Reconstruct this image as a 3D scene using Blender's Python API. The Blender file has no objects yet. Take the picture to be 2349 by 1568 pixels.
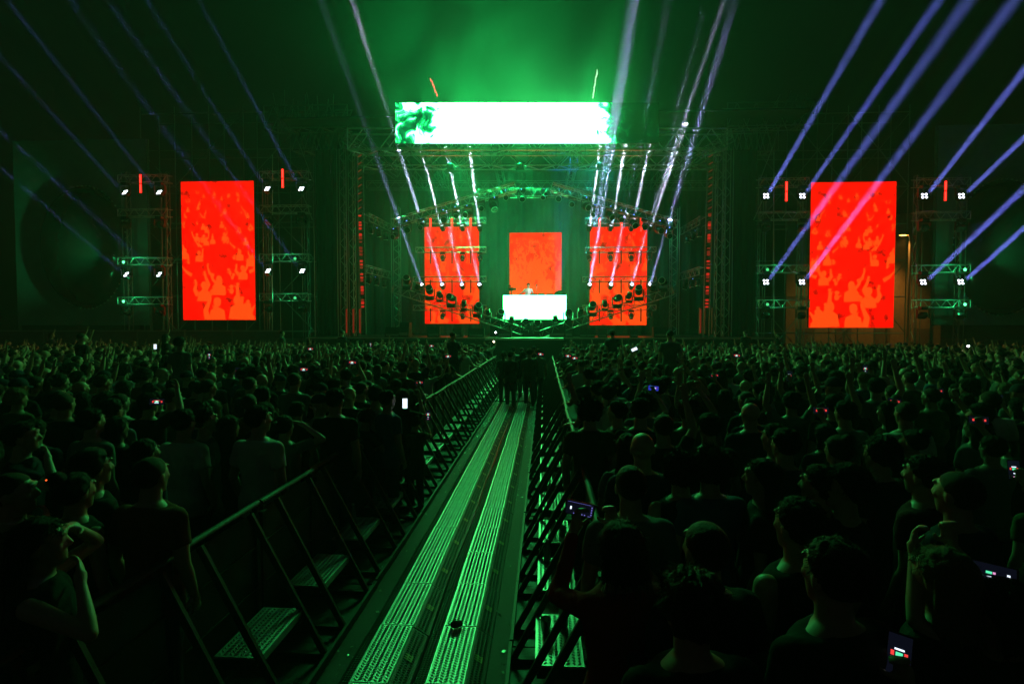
import bpy, math, random
import numpy as np
from mathutils import Vector, Matrix, Euler, noise

# ------------------------------------------------------------------ camera, sky, exposure
S = bpy.context.scene
COL = S.collection
F, QX, QY = 1174.5, 1174.5, 784.0            # photograph read at 2349 x 1568
CAM_POS = Vector((0, 0, 2.6))
CAM_ROT = Euler((math.radians(90 - 1.76), 0, math.radians(2.57)))
cam = bpy.data.cameras.new('camera')
cam.lens, cam.sensor_width, cam.clip_start, cam.clip_end = 18.0, 36.0, 0.05, 400
cam_ob = bpy.data.objects.new('camera', cam)
cam_ob.location, cam_ob.rotation_euler = CAM_POS, CAM_ROT
COL.objects.link(cam_ob)
S.camera = cam_ob

world = bpy.data.worlds.new('World')
S.world = world
world.use_nodes = True
wn = world.node_tree
sky = wn.nodes.new('ShaderNodeTexSky')
sky.sky_type = 'NISHITA'
sky.sun_disc = False
sky.sun_elevation = math.radians(-4.6)
sky.sun_rotation = math.radians(200)
wn.links.new(sky.outputs[0], wn.nodes['Background'].inputs[0])
wn.nodes['Background'].inputs[1].default_value = 0.12

vs = S.view_settings
vs.view_transform, vs.look, vs.exposure, vs.gamma = 'Standard', 'None', 0.0, 1.0
vs.use_curve_mapping = False
cy = S.cycles
cy.max_bounces, cy.diffuse_bounces, cy.glossy_bounces = 4, 1, 2
cy.transmission_bounces, cy.volume_bounces, cy.transparent_max_bounces = 2, 0, 12
cy.use_light_tree = True
cy.use_adaptive_sampling, cy.adaptive_threshold, cy.adaptive_min_samples = True, .018, 24
cy.sample_clamp_indirect = 3.0
cy.caustics_reflective = cy.caustics_refractive = False

BEAM_GAIN, WASH_GAIN = 2.7, 1.0
SMOKE = 0.030
R = random.Random(7)
_m = CAM_ROT.to_matrix()


def ray(qx, qy):
    return _m @ Vector(((qx - QX) / F, -(qy - QY) / F, -1))


def at(qx, qy, Y):
    """photograph point (2349-wide reading) at the depth Y metres"""
    d = ray(qx, qy)
    return CAM_POS + d * (Y / d.y)


def at_z(qx, qy, z):
    """photograph point at the height z"""
    d = ray(qx, qy)
    return CAM_POS + d * ((z - CAM_POS.z) / d.z)


ORD = ('first second third fourth fifth sixth seventh eighth ninth tenth eleventh twelfth thirteenth fourteenth fifteenth '
       'sixteenth seventeenth eighteenth nineteenth twentieth twenty-first twenty-second twenty-third twenty-fourth '
       'twenty-fifth twenty-sixth twenty-seventh twenty-eighth twenty-ninth thirtieth thirty-first thirty-second '
       'thirty-third thirty-fourth thirty-fifth thirty-sixth').split()

# ------------------------------------------------------------------ materials


def new_mat(name):
    m = bpy.data.materials.new(name)
    m.use_nodes = True
    m.node_tree.nodes.clear()
    return m, m.node_tree


def pbr(name, col, rough=.6, metal=0.0, var=.25, scale=12.0, bump=0.0, bscale=60.0, spec=.5, detail=4.0):
    """principled surface with noise variation in colour and fine relief"""
    m, nt = new_mat(name)
    N, L = nt.nodes, nt.links
    out = N.new('ShaderNodeOutputMaterial')
    b = N.new('ShaderNodeBsdfPrincipled')
    b.inputs['Roughness'].default_value = rough
    b.inputs['Metallic'].default_value = metal
    b.inputs['Specular IOR Level'].default_value = spec
    tc = N.new('ShaderNodeTexCoord')
    no = N.new('ShaderNodeTexNoise')
    no.inputs['Scale'].default_value = scale
    no.inputs['Detail'].default_value = detail
    L.new(tc.outputs['Object'], no.inputs['Vector'])
    mix = N.new('ShaderNodeMix')
    mix.data_type = 'RGBA'
    mix.inputs['A'].default_value = (*[c * (1 - var) for c in col], 1)
    mix.inputs['B'].default_value = (*[min(1, c * (1 + var)) for c in col], 1)
    L.new(no.outputs['Fac'], mix.inputs['Factor'])
    L.new(mix.outputs['Result'], b.inputs['Base Color'])
    if bump:
        n2 = N.new('ShaderNodeTexNoise')
        n2.inputs['Scale'].default_value = bscale
        n2.inputs['Detail'].default_value = 5
        L.new(tc.outputs['Object'], n2.inputs['Vector'])
        bp = N.new('ShaderNodeBump')
        bp.inputs['Strength'].default_value = bump
        bp.inputs['Distance'].default_value = .02
        L.new(n2.outputs['Fac'], bp.inputs['Height'])
        L.new(bp.outputs['Normal'], b.inputs['Normal'])
    L.new(b.outputs[0], out.inputs['Surface'])
    return m


def emit(name, col, s, sample='AUTO'):
    m, nt = new_mat(name)
    out = nt.nodes.new('ShaderNodeOutputMaterial')
    e = nt.nodes.new('ShaderNodeEmission')
    e.inputs[0].default_value = (*col, 1)
    e.inputs[1].default_value = s
    nt.links.new(e.outputs[0], out.inputs['Surface'])
    m.cycles.emission_sampling = sample
    return m


ALU = pbr('aluminium', (.55, .55, .56), .38, .9, .2, 20)
BRIGHT = pbr('polished_aluminium', (.82, .82, .83), .3, .95, .12, 20)
STEEL = pbr('scuffed_steel', (.32, .32, .33), .34, .9, .35, 25, .15, 90)
SCAF = pbr('galvanised_tube', (.30, .31, .31), .45, .8, .3, 15)
BLACKM = pbr('black_powder_coat', (.018, .018, .019), .38, .0, .3, 30)
BLACKG = pbr('black_gloss_housing', (.014, .014, .015), .22, .0, .2, 30)
CLOTHB = pbr('black_stage_cloth', (.016, .016, .017), .95, .0, .35, 3, .3, 14)
DRAPE = pbr('grey_backdrop_cloth', (.075, .075, .078), .9, .0, .3, 2, .3, 10)
SCRIM = pbr('grey_scrim', (.22, .22, .23), .9, .0, .2, 2)
ASPH = pbr('asphalt', (.045, .045, .047), .62, .0, .45, 40, .7, 180, .4)
RUBBER = pbr('cable_ramp_rubber', (.035, .035, .036), .45, .0, .4, 30, .3, 120)
LIDM = pbr('tread_plate', (.62, .62, .60), .44, .9, .5, 9, .2, 120)
BARSM = pbr('tread_bar', (.75, .75, .73), .32, .9, .25, 14)
BARM = pbr('barrier_steel', (.05, .047, .045), .6, .4, .35, 14, .15, 90)
PANELM = pbr('barrier_sheet', (.06, .06, .062), .5, .6, .3, 10, .1, 100)
LENS = pbr('dark_lens', (.01, .012, .014), .06, .0, .1, 10)
DOMEM = pbr('glossy_dark_shell', (.02, .021, .022), .16, .0, .2, 6)
WOODY = pbr('weathered_wall', (.30, .26, .20), .85, .0, .35, 3, .5, 20)
FENCEM = pbr('grey_fence_sheet', (.16, .16, .17), .7, .2, .25, 4)
CLEAR = pbr('clear_plastic', (.25, .3, .27), .08, .0, .1, 10, spec=.8)
REFLM = pbr('yellow_inlay', (.42, .36, .16), .35, .0, .2, 20)
SKINS = [pbr('skin_light', (.42, .25, .18), .5, 0, .12, 30), pbr('skin_tan', (.34, .19, .125), .5, 0, .12, 30)]
HAIRS = [pbr('hair_black', (.012, .010, .009), .62, 0, .6, 60, .8, 260, .18), pbr('hair_brown', (.04, .024, .013), .62, 0, .6, 60, .8, 260, .18),
         pbr('hair_fair', (.22, .14, .07), .6, 0, .5, 60, .8, 260, .2)]


def cloth(name, col):
    return pbr(name, col, .92, 0, .18, 5, .55, 9, .2)


SHIRTC = {'black': cloth('cloth_black', (.014, .014, .015)), 'navy': cloth('cloth_navy', (.02, .025, .05)),
          'white': cloth('cloth_white', (.55, .55, .53)), 'grey': cloth('cloth_grey', (.16, .16, .16)),
          'rust': cloth('cloth_rust', (.16, .045, .025)), 'red': cloth('cloth_red', (.30, .02, .02)),
          'olive': cloth('cloth_olive', (.08, .085, .045)), 'blue': cloth('cloth_blue', (.08, .12, .22)),
          'maroon': cloth('cloth_maroon', (.10, .015, .02))}
JEANS = cloth('denim', (.03, .035, .055))
SHOE = pbr('shoe', (.03, .03, .03), .6)

# ------------------------------------------------------------------ mesh helpers


class MB:
    def __init__(s):
        s.v, s.f = [], []

    def add(s, v, f):
        o = len(s.v)
        s.v += [tuple(p) for p in v]
        s.f += [tuple(i + o for i in q) for q in f]
        return s

    def box(s, a, b, M=None):
        (x0, y0, z0), (x1, y1, z1) = a, b
        v = [Vector((x, y, z)) for x in (x0, x1) for y in (y0, y1) for z in (z0, z1)]
        if M:
            v = [M @ p for p in v]
        return s.add(v, [(0, 1, 3, 2), (4, 6, 7, 5), (0, 4, 5, 1), (2, 3, 7, 6), (0, 2, 6, 4), (1, 5, 7, 3)])

    def cone(s, p0, p1, r0, r1, n=10):
        p0, p1 = Vector(p0), Vector(p1)
        d = p1 - p0
        q = d.to_track_quat('Z', 'Y')
        v = [p + q @ Vector((r * math.cos(2 * math.pi * i / n), r * math.sin(2 * math.pi * i / n), 0))
             for p, r in ((p0, r0), (p1, r1)) for i in range(n)]
        f = [tuple(range(n))[::-1], tuple(range(n, 2 * n))] + [(i, (i + 1) % n, n + (i + 1) % n, n + i) for i in range(n)]
        return s.add(v, f)

    def ball(s, c, r, n=12, m=8, M=None):
        c = Vector(c)
        rx, ry, rz = (r, r, r) if isinstance(r, (int, float)) else r
        v = [Vector((0, 0, -rz))]
        for j in range(1, m):
            t = -math.pi / 2 + math.pi * j / m
            for i in range(n):
                a = 2 * math.pi * i / n
                v.append(Vector((rx * math.cos(t) * math.cos(a), ry * math.cos(t) * math.sin(a), rz * math.sin(t))))
        v.append(Vector((0, 0, rz)))
        v = [c + ((M @ p) if M else p) for p in v]
        f = [(0, 1 + (i + 1) % n, 1 + i) for i in range(n)]
        for j in range(m - 2):
            a, b = 1 + j * n, 1 + (j + 1) * n
            f += [(a + i, a + (i + 1) % n, b + (i + 1) % n, b + i) for i in range(n)]
        a, e = 1 + (m - 2) * n, len(v) - 1
        f += [(a + i, a + (i + 1) % n, e) for i in range(n)]
        return s.add(v, f)

    def loft(s, rings, n=20, pw=2.0):
        """rings: (centre, rx, ry) stacked; superellipse power pw"""
        v = []
        for c, rx, ry in rings:
            for i in range(n):
                a = 2 * math.pi * i / n
                ca, sa = math.cos(a), math.sin(a)
                k = (abs(ca) ** pw + abs(sa) ** pw) ** (-1 / pw)
                v.append((c[0] + rx * k * ca, c[1] + ry * k * sa, c[2]))
        m = len(rings)
        f = [tuple(range(n))[::-1], tuple(range((m - 1) * n, m * n))]
        for j in range(m - 1):
            a, b = j * n, (j + 1) * n
            f += [(a + i, a + (i + 1) % n, b + (i + 1) % n, b + i) for i in range(n)]
        return s.add(v, f)

    def tube(s, pts, r, n=8):
        for a, b in zip(pts, pts[1:]):
            s.cone(a, b, r, r, n)
        return s

    def mesh(s, name, mat=None, smooth=False):
        me = bpy.data.meshes.new(name)
        me.from_pydata(s.v, [], s.f)
        if mat:
            me.materials.append(mat)
        if smooth:
            me.polygons.foreach_set('use_smooth', [True] * len(me.polygons))
        me.update()
        return me

    def build(s, name, mat=None, parent=None, smooth=False, loc=None):
        return link(name, s.mesh(name, mat, smooth), parent, loc)


def link(name, me, parent=None, loc=None, rot=None, scale=None):
    o = bpy.data.objects.new(name, me)
    COL.objects.link(o)
    if parent:
        o.parent = parent
    if loc is not None:
        o.location = loc
    if rot is not None:
        o.rotation_euler = rot
    if scale is not None:
        o.scale = scale
    return o


def tag(o, label=None, cat=None, group=None, kind=None):
    for k, v in (('label', label), ('category', cat), ('group', group), ('kind', kind)):
        if v:
            o[k] = v
    return o


def empty(name, loc, label=None, cat=None, group=None, rz=0.0):
    o = bpy.data.objects.new(name, None)
    o.empty_display_size = .1
    COL.objects.link(o)
    o.location = loc
    o.rotation_euler = (0, 0, rz)
    return tag(o, label, cat, group)


_unit = {}


def unit_bar(mat, n=7):
    k = (mat.name, n)
    if k not in _unit:
        _unit[k] = MB().cone((0, 0, 0), (0, 0, 1), 1, 1, n).mesh('bar', mat, False)
    return _unit[k]


def bar(name, p0, p1, r, mat, parent, n=7):
    """a straight tube as an object of its own (shared mesh), coordinates in the parent's frame"""
    p0, p1 = Vector(p0), Vector(p1)
    d = p1 - p0
    o = bpy.data.objects.new(name, unit_bar(mat, n))
    COL.objects.link(o)
    o.parent = parent
    o.matrix_basis = Matrix.Translation(p0) @ d.to_track_quat('Z', 'Y').to_matrix().to_4x4() @ Matrix.Diagonal((r, r, d.length, 1))
    return o


def truss(name, p0, p1, w, h, bays, mat, label, cat='truss', group=None, r=.028, up=Vector((0, 0, 1)), faces=('front', 'top')):
    """box truss between two points: four chords and a zigzag of braces on the faces one sees"""
    p0, p1 = Vector(p0), Vector(p1)
    root = empty(name, p0, label, cat, group)
    d = p1 - p0
    x = d.normalized()
    y = up.cross(x).normalized()
    z = x.cross(y).normalized()
    c = {(i, j): y * (w / 2 * i) + z * (h / 2 * j) for i in (-1, 1) for j in (-1, 1)}
    for k in c:
        bar('chord', c[k], c[k] + d, r, mat, root)
    # 'front' = the long face nearer the camera
    mid = (p0 + p1) / 2
    s = -1 if ((mid - y) - CAM_POS).length < ((mid + y) - CAM_POS).length else 1
    for fc in faces:
        a, b = {'front': ((s, -1), (s, 1)), 'back': ((-s, -1), (-s, 1)), 'top': ((s, 1), (-s, 1)), 'bottom': ((s, -1), (-s, -1))}[fc]
        for i in range(bays):
            t0, t1 = d * (i / bays), d * ((i + 1) / bays)
            q0, q1 = (a, b) if i % 2 == 0 else (b, a)
            bar('brace', c[q0] + t0, c[q1] + t1, r * .7, mat, root, 6)
    for t in (0, 1):
        bar('end_post', c[(s, -1)] + d * t, c[(s, 1)] + d * t, r * .8, mat, root, 6)
    return root


def area_beam(name, p, d, power, col, size=.2, spread=2.0, parent=None):
    l = bpy.data.lights.new(name, 'AREA')
    l.shape, l.size, l.spread, l.energy, l.color = 'DISK', size, math.radians(spread), power, col
    o = bpy.data.objects.new(name, l)
    COL.objects.link(o)
    o.location = p
    o.rotation_euler = (-Vector(d)).to_track_quat('Z', 'Y').to_euler()
    return o


def spot(name, p, d, power, col, ang, blend=.6, rad=.15):
    l = bpy.data.lights.new(name, 'SPOT')
    l.energy, l.color, l.spot_size, l.spot_blend, l.shadow_soft_size = power, col, math.radians(ang), blend, rad
    o = bpy.data.objects.new(name, l)
    COL.objects.link(o)
    o.location = p
    o.rotation_euler = (-Vector(d)).to_track_quat('Z', 'Y').to_euler()
    return o


# ------------------------------------------------------------------ ground and air
g = MB().add([(-90, -8, 0), (90, -8, 0), (90, 110, 0), (-90, 110, 0)], [(0, 1, 2, 3)]).build('ground', ASPH)
tag(g, kind='structure')
m, nt = new_mat('thin_stage_haze')
out = nt.nodes.new('ShaderNodeOutputMaterial')
pv = nt.nodes.new('ShaderNodeVolumePrincipled')
pv.inputs['Density'].default_value = 0.0023
pv.inputs['Color'].default_value = (.9, .95, .93, 1)
pv.inputs['Anisotropy'].default_value = 0.1
nt.links.new(pv.outputs[0], out.inputs['Volume'])
hz = MB().box((-92, -10, -1), (92, 112, 32)).build('haze', m)
tag(hz, 'thin stage smoke hanging over the crowd and stage', kind='stuff')

# smoke drifting over and inside the stage: one soft-edged uneven cloud
m, nt = new_mat('drifting_stage_smoke')
N, L = nt.nodes, nt.links
out = N.new('ShaderNodeOutputMaterial')
pv = N.new('ShaderNodeVolumePrincipled')
pv.inputs['Color'].default_value = (.92, .96, .94, 1)
tc = N.new('ShaderNodeTexCoord')
ln = N.new('ShaderNodeVectorMath')
ln.operation = 'LENGTH'
L.new(tc.outputs['Object'], ln.inputs[0])
fo = N.new('ShaderNodeMapRange')
fo.interpolation_type = 'SMOOTHSTEP'
fo.inputs['From Min'].default_value, fo.inputs['From Max'].default_value = .15, .98
fo.inputs['To Min'].default_value, fo.inputs['To Max'].default_value = 1.0, 0.0
L.new(ln.outputs['Value'], fo.inputs['Value'])
mp = N.new('ShaderNodeMapping')
mp.inputs['Scale'].default_value = (3.6, 1.8, 2.8)
mp.inputs['Location'].default_value = (.7, .2, .4)
L.new(tc.outputs['Object'], mp.inputs[0])
no = N.new('ShaderNodeTexNoise')
no.inputs['Scale'].default_value = 1.0
no.inputs['Detail'].default_value = 3
no.inputs['Distortion'].default_value = .6
L.new(mp.outputs[0], no.inputs['Vector'])
nr = N.new('ShaderNodeMapRange')
nr.inputs['From Min'].default_value, nr.inputs['From Max'].default_value = .42, .63
nr.inputs['To Min'].default_value, nr.inputs['To Max'].default_value = .06, 1.0
L.new(no.outputs['Fac'], nr.inputs['Value'])
mu = N.new('ShaderNodeMath')
mu.operation = 'MULTIPLY'
L.new(fo.outputs[0], mu.inputs[0])
L.new(nr.outputs[0], mu.inputs[1])
mk = N.new('ShaderNodeMath')
mk.operation = 'MULTIPLY'
mk.inputs[1].default_value = SMOKE
L.new(mu.outputs[0], mk.inputs[0])
L.new(mk.outputs[0], pv.inputs['Density'])
L.new(pv.outputs[0], out.inputs['Volume'])
sm_ob = MB().ball((0, 0, 0), 1.0, 24, 14).build('stage_smoke', m)
sm_ob.location, sm_ob.scale = (-1.2, 29.5, 12.5), (17, 11.0, 17)
tag(sm_ob, 'uneven smoke drifting over and inside the stage', kind='stuff')

# ================================================================== STAGE
K = 1.74372


def atp(px, py, Y):
    return at(px / K, py / K, Y)


def light_fixture_meshes():
    """moving-head lamp, hanging upright at the origin (clamp at z=0, lens looking down -z)"""
    d = {}
    d['base'] = MB().loft([((0, 0, -.16), .2, .15), ((0, 0, -.145), .22, .17), ((0, 0, -.02), .22, .17), ((0, 0, 0), .19, .14)], 16, 5).mesh('base', BLACKM)
    y = MB()
    for sx in (-1, 1):
        y.loft([((sx * .235, 0, -.56), .022, .05), ((sx * .24, 0, -.45), .026, .075), ((sx * .235, 0, -.2), .026, .07), ((sx * .2, 0, -.15), .03, .06)], 10, 4)
    y.box((-.22, -.06, -.2), (.22, .06, -.162))
    d['yoke'] = y.mesh('yoke', BLACKM)
    return d


FXM = light_fixture_meshes()
HEADM = MB().loft([((0, 0, -.27), .13, .13), ((0, 0, -.255), .165, .165), ((0, 0, -.1), .185, .185), ((0, 0, .1), .185, .18), ((0, 0, .2), .15, .15), ((0, 0, .235), .09, .09)], 18).mesh('head', BLACKG, True)
RINGM = MB().loft([((0, 0, -.28), .17, .17), ((0, 0, -.262), .176, .176), ((0, 0, -.235), .172, .172)], 18).mesh('lens_ring', ALU)
LENSM = MB().loft([((0, 0, -.292), .10, .10), ((0, 0, -.286), .14, .14), ((0, 0, -.28), .15, .15)], 18).mesh('lens', LENS, True)
LAMPM = emit('lit_lamp_white', (.82, .86, 1.0), 9, 'NONE')
LENSLIT = MB().loft([((0, 0, -.292), .10, .10), ((0, 0, -.286), .14, .14), ((0, 0, -.28), .15, .15)], 18).mesh('lens', LAMPM, True)
BLUELED = emit('blue_status_led', (.15, .3, 1), 4, 'NONE')
LEDDOT = MB().box((-.025, -.172, -.1), (.025, -.165, -.07)).mesh('status_display', BLUELED)


def moving_head(loc, label, group, size=1.0, up=False, aim=None, lit=False, tilt=0.0, rz=0.0, dot=True):
    """aim: world direction of the lens; up: stands on its base instead of hanging"""
    root = empty('moving_head_light', loc, label, 'stage light', group, rz)
    root.scale = (size,) * 3
    if up:
        root.rotation_euler = (math.pi, 0, rz)
    link('base', FXM['base'], root)
    yo = link('yoke', FXM['yoke'], root)
    hd = link('head', HEADM, root, (0, 0, -.5))
    if aim is not None:
        v = Vector(aim).normalized()
        if up:
            v = Matrix.Rotation(-math.pi, 3, 'X') @ v
        hd.rotation_euler = (-v).to_track_quat('Z', 'Y').to_euler()
    else:
        hd.rotation_euler = (tilt, 0, 0)
    link('lens_ring', RINGM, hd)
    link('lens', LENSLIT if lit else LENSM, hd)
    if dot:
        link('status_display', LEDDOT, root)
    return root


# ---- deck, risers, backdrop
st = empty('stage', (0, 27.5, 0), 'black raised concert stage behind the crowd barrier', 'stage')
MB().box((-12.5, 0, 1.86), (12.5, 11, 2.0)).build('deck', BLACKM, st)
for i in range(10):
    MB().box((-12.5 + i * 2.5 + .01, -.02, .02), (-10 + i * 2.5 - .01, .02, 1.85)).build('fascia_panel', CLOTHB, st)
for i, (a, b) in enumerate(((-12.5, -2.2), (1.6, 12.5))):
    MB().box((a, -.06, 1.93), (b, -.025, 1.99)).build('edge_trim', ALU, st)
c = atp(2098, 1347, 26.6)
MB().box((c.x - 2.0, -1.6, 1.90), (c.x + 2.0, -.08, 2.0)).build('thrust_deck', ALU, st)
MB().box((c.x - 1.95, -1.55, .02), (c.x + 1.95, -.1, 1.89)).build('thrust_skirt', CLOTHB, st)
rs = empty('booth_riser', (0, 29.6, 2.004), 'black riser carrying the white lit desk', 'riser')
MB().box((-2.6, 0, 0), (2.7, 3.2, .95)).build('riser_block', CLOTHB, rs)
MB().box((-2.62, -.02, .955), (2.72, 3.2, 1.0)).build('riser_top', BLACKM, rs)

bd = MB()
n = 260
xs = np.linspace(-13, 13.5, n)
v = []
for z in (2.004, 13.6):
    for x in xs:
        v.append((x, 37 + .10 * math.sin(x * 7.3) + .05 * math.sin(x * 17 + 1), z))
bd.add(v, [(i, i + 1, n + i + 1, n + i) for i in range(n - 1)])
bdo = bd.build('backdrop_curtain', DRAPE, None, True)
tag(bdo, 'tall grey pleated curtain closing the back of the stage', 'curtain')

# ---- LED screens


def red_material(name, seed, dark=0.0):
    m, nt = new_mat(name)
    N, L = nt.nodes, nt.links
    out = N.new('ShaderNodeOutputMaterial')
    e = N.new('ShaderNodeEmission')
    tc = N.new('ShaderNodeTexCoord')
    mp = N.new('ShaderNodeMapping')
    mp.inputs['Location'].default_value = (seed * 7.1, 0, seed * 3.3)
    L.new(tc.outputs['Object'], mp.inputs[0])
    n1 = N.new('ShaderNodeTexNoise')
    n1.inputs['Scale'].default_value = 1.6
    n1.inputs['Detail'].default_value = 6
    L.new(mp.outputs[0], n1.inputs['Vector'])
    r1 = N.new('ShaderNodeValToRGB')
    el = r1.color_ramp.elements
    el[0].position, el[0].color = .30, (.30, .0, .0, 1)
    el[1].position, el[1].color = .44, (1.35, .0, .0, 1)
    x = r1.color_ramp.elements.new(.69)
    x.color = (1.35, .0, .0, 1)
    x = r1.color_ramp.elements.new(.80)
    x.color = (1.1, .03, .002, 1)
    L.new(n1.outputs['Fac'], r1.inputs[0])
    # faint LED pixel raster
    w = N.new('ShaderNodeTexWave')
    w.bands_direction = 'Z'
    w.inputs['Scale'].default_value = 12
    L.new(tc.outputs['Object'], w.inputs['Vector'])
    mr = N.new('ShaderNodeMapRange')
    mr.inputs['To Min'].default_value, mr.inputs['To Max'].default_value = .86, 1.06
    L.new(w.outputs['Fac'], mr.inputs[0])
    L.new(r1.outputs[0], e.inputs[0])
    L.new(mr.outputs[0], e.inputs[1])
    L.new(e.outputs[0], out.inputs['Surface'])
    m.cycles.emission_sampling = 'FRONT'
    return m


ORANGE = emit('led_orange', (1.3, .075, .005), 1.0, 'NONE')
ORANGE2 = emit('led_dark_orange', (1.1, .03, .003), 1.0, 'NONE')


def crowd_picture(w, h, seed, flip=1, dens=1.0):
    """flat figures of a cheering crowd as shown on the red screens"""
    rr = random.Random(seed)
    mb = MB()
    lay = [0]

    def poly(pts):
        lay[0] += 1
        y = -.004 - .00005 * lay[0]
        P = []
        for px, pz in pts:
            px = min(max(px * flip, -w / 2 + .02), w / 2 - .02)
            pz = min(max(pz, .02), h - .02)
            P.append((px, y, pz))
        mb.add(P, [tuple(range(len(P)))])

    def wob(pts, a):
        return [(x + rr.uniform(-a, a), z + rr.uniform(-a, a)) for x, z in pts]

    def ell(cx, cz, rx, rz, n=16, a=0.0):
        return [(cx + rx * math.cos(2 * math.pi * i / n) + rr.uniform(-a, a), cz + rz * math.sin(2 * math.pi * i / n) + rr.uniform(-a, a)) for i in range(n)]

    def limb(a, b, r0, r1):
        d = Vector((b[0] - a[0], b[1] - a[1]))
        nn = Vector((-d.y, d.x)).normalized()
        poly([(a[0] + nn.x * r0, a[1] + nn.y * r0), (b[0] + nn.x * r1, b[1] + nn.y * r1), (b[0] - nn.x * r1, b[1] - nn.y * r1), (a[0] - nn.x * r0, a[1] - nn.y * r0)])

    def hand(c, s, ang):
        poly(wob(ell(c[0], c[1], .4 * s, .48 * s, 10), .05 * s))
        for k in range(4):
            a = ang + (k - 1.5) * .25
            b = (c[0] + math.cos(a) * s * (1.15 - .12 * abs(k - 1.5)), c[1] + math.sin(a) * s * (1.15 - .12 * abs(k - 1.5)))
            o = (c[0] + math.cos(ang + math.pi / 2) * (1.5 - k) * .18 * s, c[1] + math.sin(ang + math.pi / 2) * (1.5 - k) * .18 * s)
            limb(o, b, .15 * s, .11 * s)
        a = ang + 1.1
        limb(c, (c[0] + math.cos(a) * .8 * s, c[1] + math.sin(a) * .8 * s), .13 * s, .09 * s)

    def arm(x, z, s):
        e = (x + rr.uniform(-1.3, 1.3) * s, z + rr.uniform(.3, 1.3) * s)
        wr = (e[0] + rr.uniform(-1.0, 1.0) * s, e[1] + rr.uniform(.4, 1.3) * s)
        limb((x, z), e, .34 * s, .26 * s)
        poly(ell(e[0], e[1], .27 * s, .27 * s, 10))
        limb(e, wr, .25 * s, .16 * s)
        hand((wr[0], wr[1] + .15 * s), .5 * s, math.pi / 2 + rr.uniform(-.4, .4))

    rows = ((.88, .09, 10), (.78, .12, 11), (.67, .15, 10), (.56, .19, 9), (.45, .25, 8), (.34, .33, 6), (.20, .45, 5), (.05, .55, 4), (-.04, .6, 4))
    for fz, s, nn in rows:
        for i in range(max(1, int(nn * dens))):
            x = rr.uniform(-.47, .47) * w
            z = fz * h + rr.uniform(-.04, .04) * h
            k = rr.random()
            if k < .45:
                poly(wob(ell(x, z + s, .42 * s, .55 * s), .03 * s))
                poly(wob([(x - .95 * s, z - 1.1 * s), (x - .8 * s, z + .1 * s), (x - .2 * s, z + .5 * s), (x + .2 * s, z + .5 * s), (x + .85 * s, z + .05 * s), (x + .95 * s, z - 1.1 * s)], .08 * s))
                if rr.random() < .7:
                    arm(x + .7 * s * rr.choice((-1, 1)), z - .2 * s, s)
            elif k < .85:
                arm(x, z - .3 * s, s)
                if rr.random() < .5:
                    arm(x + 1.1 * s, z - .3 * s, s)
            else:
                hand((x, z), .8 * s, math.pi / 2 + rr.uniform(-.5, .5))
    return mb


def led_screen(name, tl, br, Y, label, seed, flip=1, depth=.16, dens=1.0):
    a, b = atp(*tl, Y), atp(*br, Y)
    # use the mean of the two edges so that the wall stands square
    root = empty(name, ((a.x + b.x) / 2, Y, b.z), label, 'screen')
    w, h = b.x - a.x, a.z - b.z
    MB().box((-w / 2, .006, 0), (w / 2, depth, h)).build('cabinet', BLACKM, root)
    MB().add([(-w / 2, 0, 0), (w / 2, 0, 0), (w / 2, 0, h), (-w / 2, 0, h)], [(0, 1, 2, 3)]).build('display', red_material('red_led_' + str(seed), seed), root)
    o = crowd_picture(w, h, 40 + (seed > 9), flip, dens).build('displayed_picture', ORANGE, root)
    o['kind'] = 'stuff'
    return root


led_screen('led_screen', (723, 727), (1023, 1279), 30.0, 'tall red screen showing a cheering crowd, beside the left light towers', 1, 1)
led_screen('led_screen', (3245, 730), (3573, 1310), 30.0, 'tall red screen showing a cheering crowd, above the orange lit wall', 2, -1)
led_screen('led_screen', (1698, 908), (1917, 1294), 33.2, 'red screen on stage behind lamp ladders, left of the desk', 3, 1, dens=.9)
led_screen('led_screen', (2038, 931), (2246, 1178), 33.2, 'smaller red screen on stage directly behind the performer', 10, 1, dens=1.2)
led_screen('led_screen', (2360, 908), (2586, 1300), 33.2, 'red screen on stage behind lamp ladders, right of the desk', 5, -1, dens=1.2)

# ---- the long bright screen over the stage
a, b = atp(1581, 411, 27.2), atp(2634, 574, 27.95)
b.z = atp(1581, 574, 27.2).z
TW, TH = b.x - a.x, a.z - b.z
root = empty('led_banner', (a.x, 27.2, b.z), 'long white glowing screen with green edges over the stage', 'screen', None, math.radians(2.57))
m, nt = new_mat('green_white_led')
N, L = nt.nodes, nt.links
out = N.new('ShaderNodeOutputMaterial')
tc = N.new('ShaderNodeTexCoord')
sep = N.new('ShaderNodeSeparateXYZ')
L.new(tc.outputs['Object'], sep.inputs[0])
dv = N.new('ShaderNodeMath')
dv.operation = 'DIVIDE'
dv.inputs[1].default_value = TW
L.new(sep.outputs[0], dv.inputs[0])
prof = N.new('ShaderNodeValToRGB')        # picture brightness along the length
cr = prof.color_ramp
for p, c in ((0.0, .50), (.09, .50), (.19, .80), (.26, 1.0), (.72, 1.0), (.79, .66), (.82, .42), (.85, .22), (.90, .06), (1.0, .0)):
    if p in (0.0, 1.0):
        e_ = cr.elements[0 if p == 0 else -1]
    else:
        e_ = cr.elements.new(p)
    e_.position = p
    e_.color = (c, c, c, 1)
L.new(dv.outputs[0], prof.inputs[0])
no = N.new('ShaderNodeTexNoise')
no.inputs['Scale'].default_value = 1.35
no.inputs['Detail'].default_value = 5
no.inputs['Roughness'].default_value = .55
no.inputs['Distortion'].default_value = .9
L.new(tc.outputs['Object'], no.inputs['Vector'])
ad = N.new('ShaderNodeMath')
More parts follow.
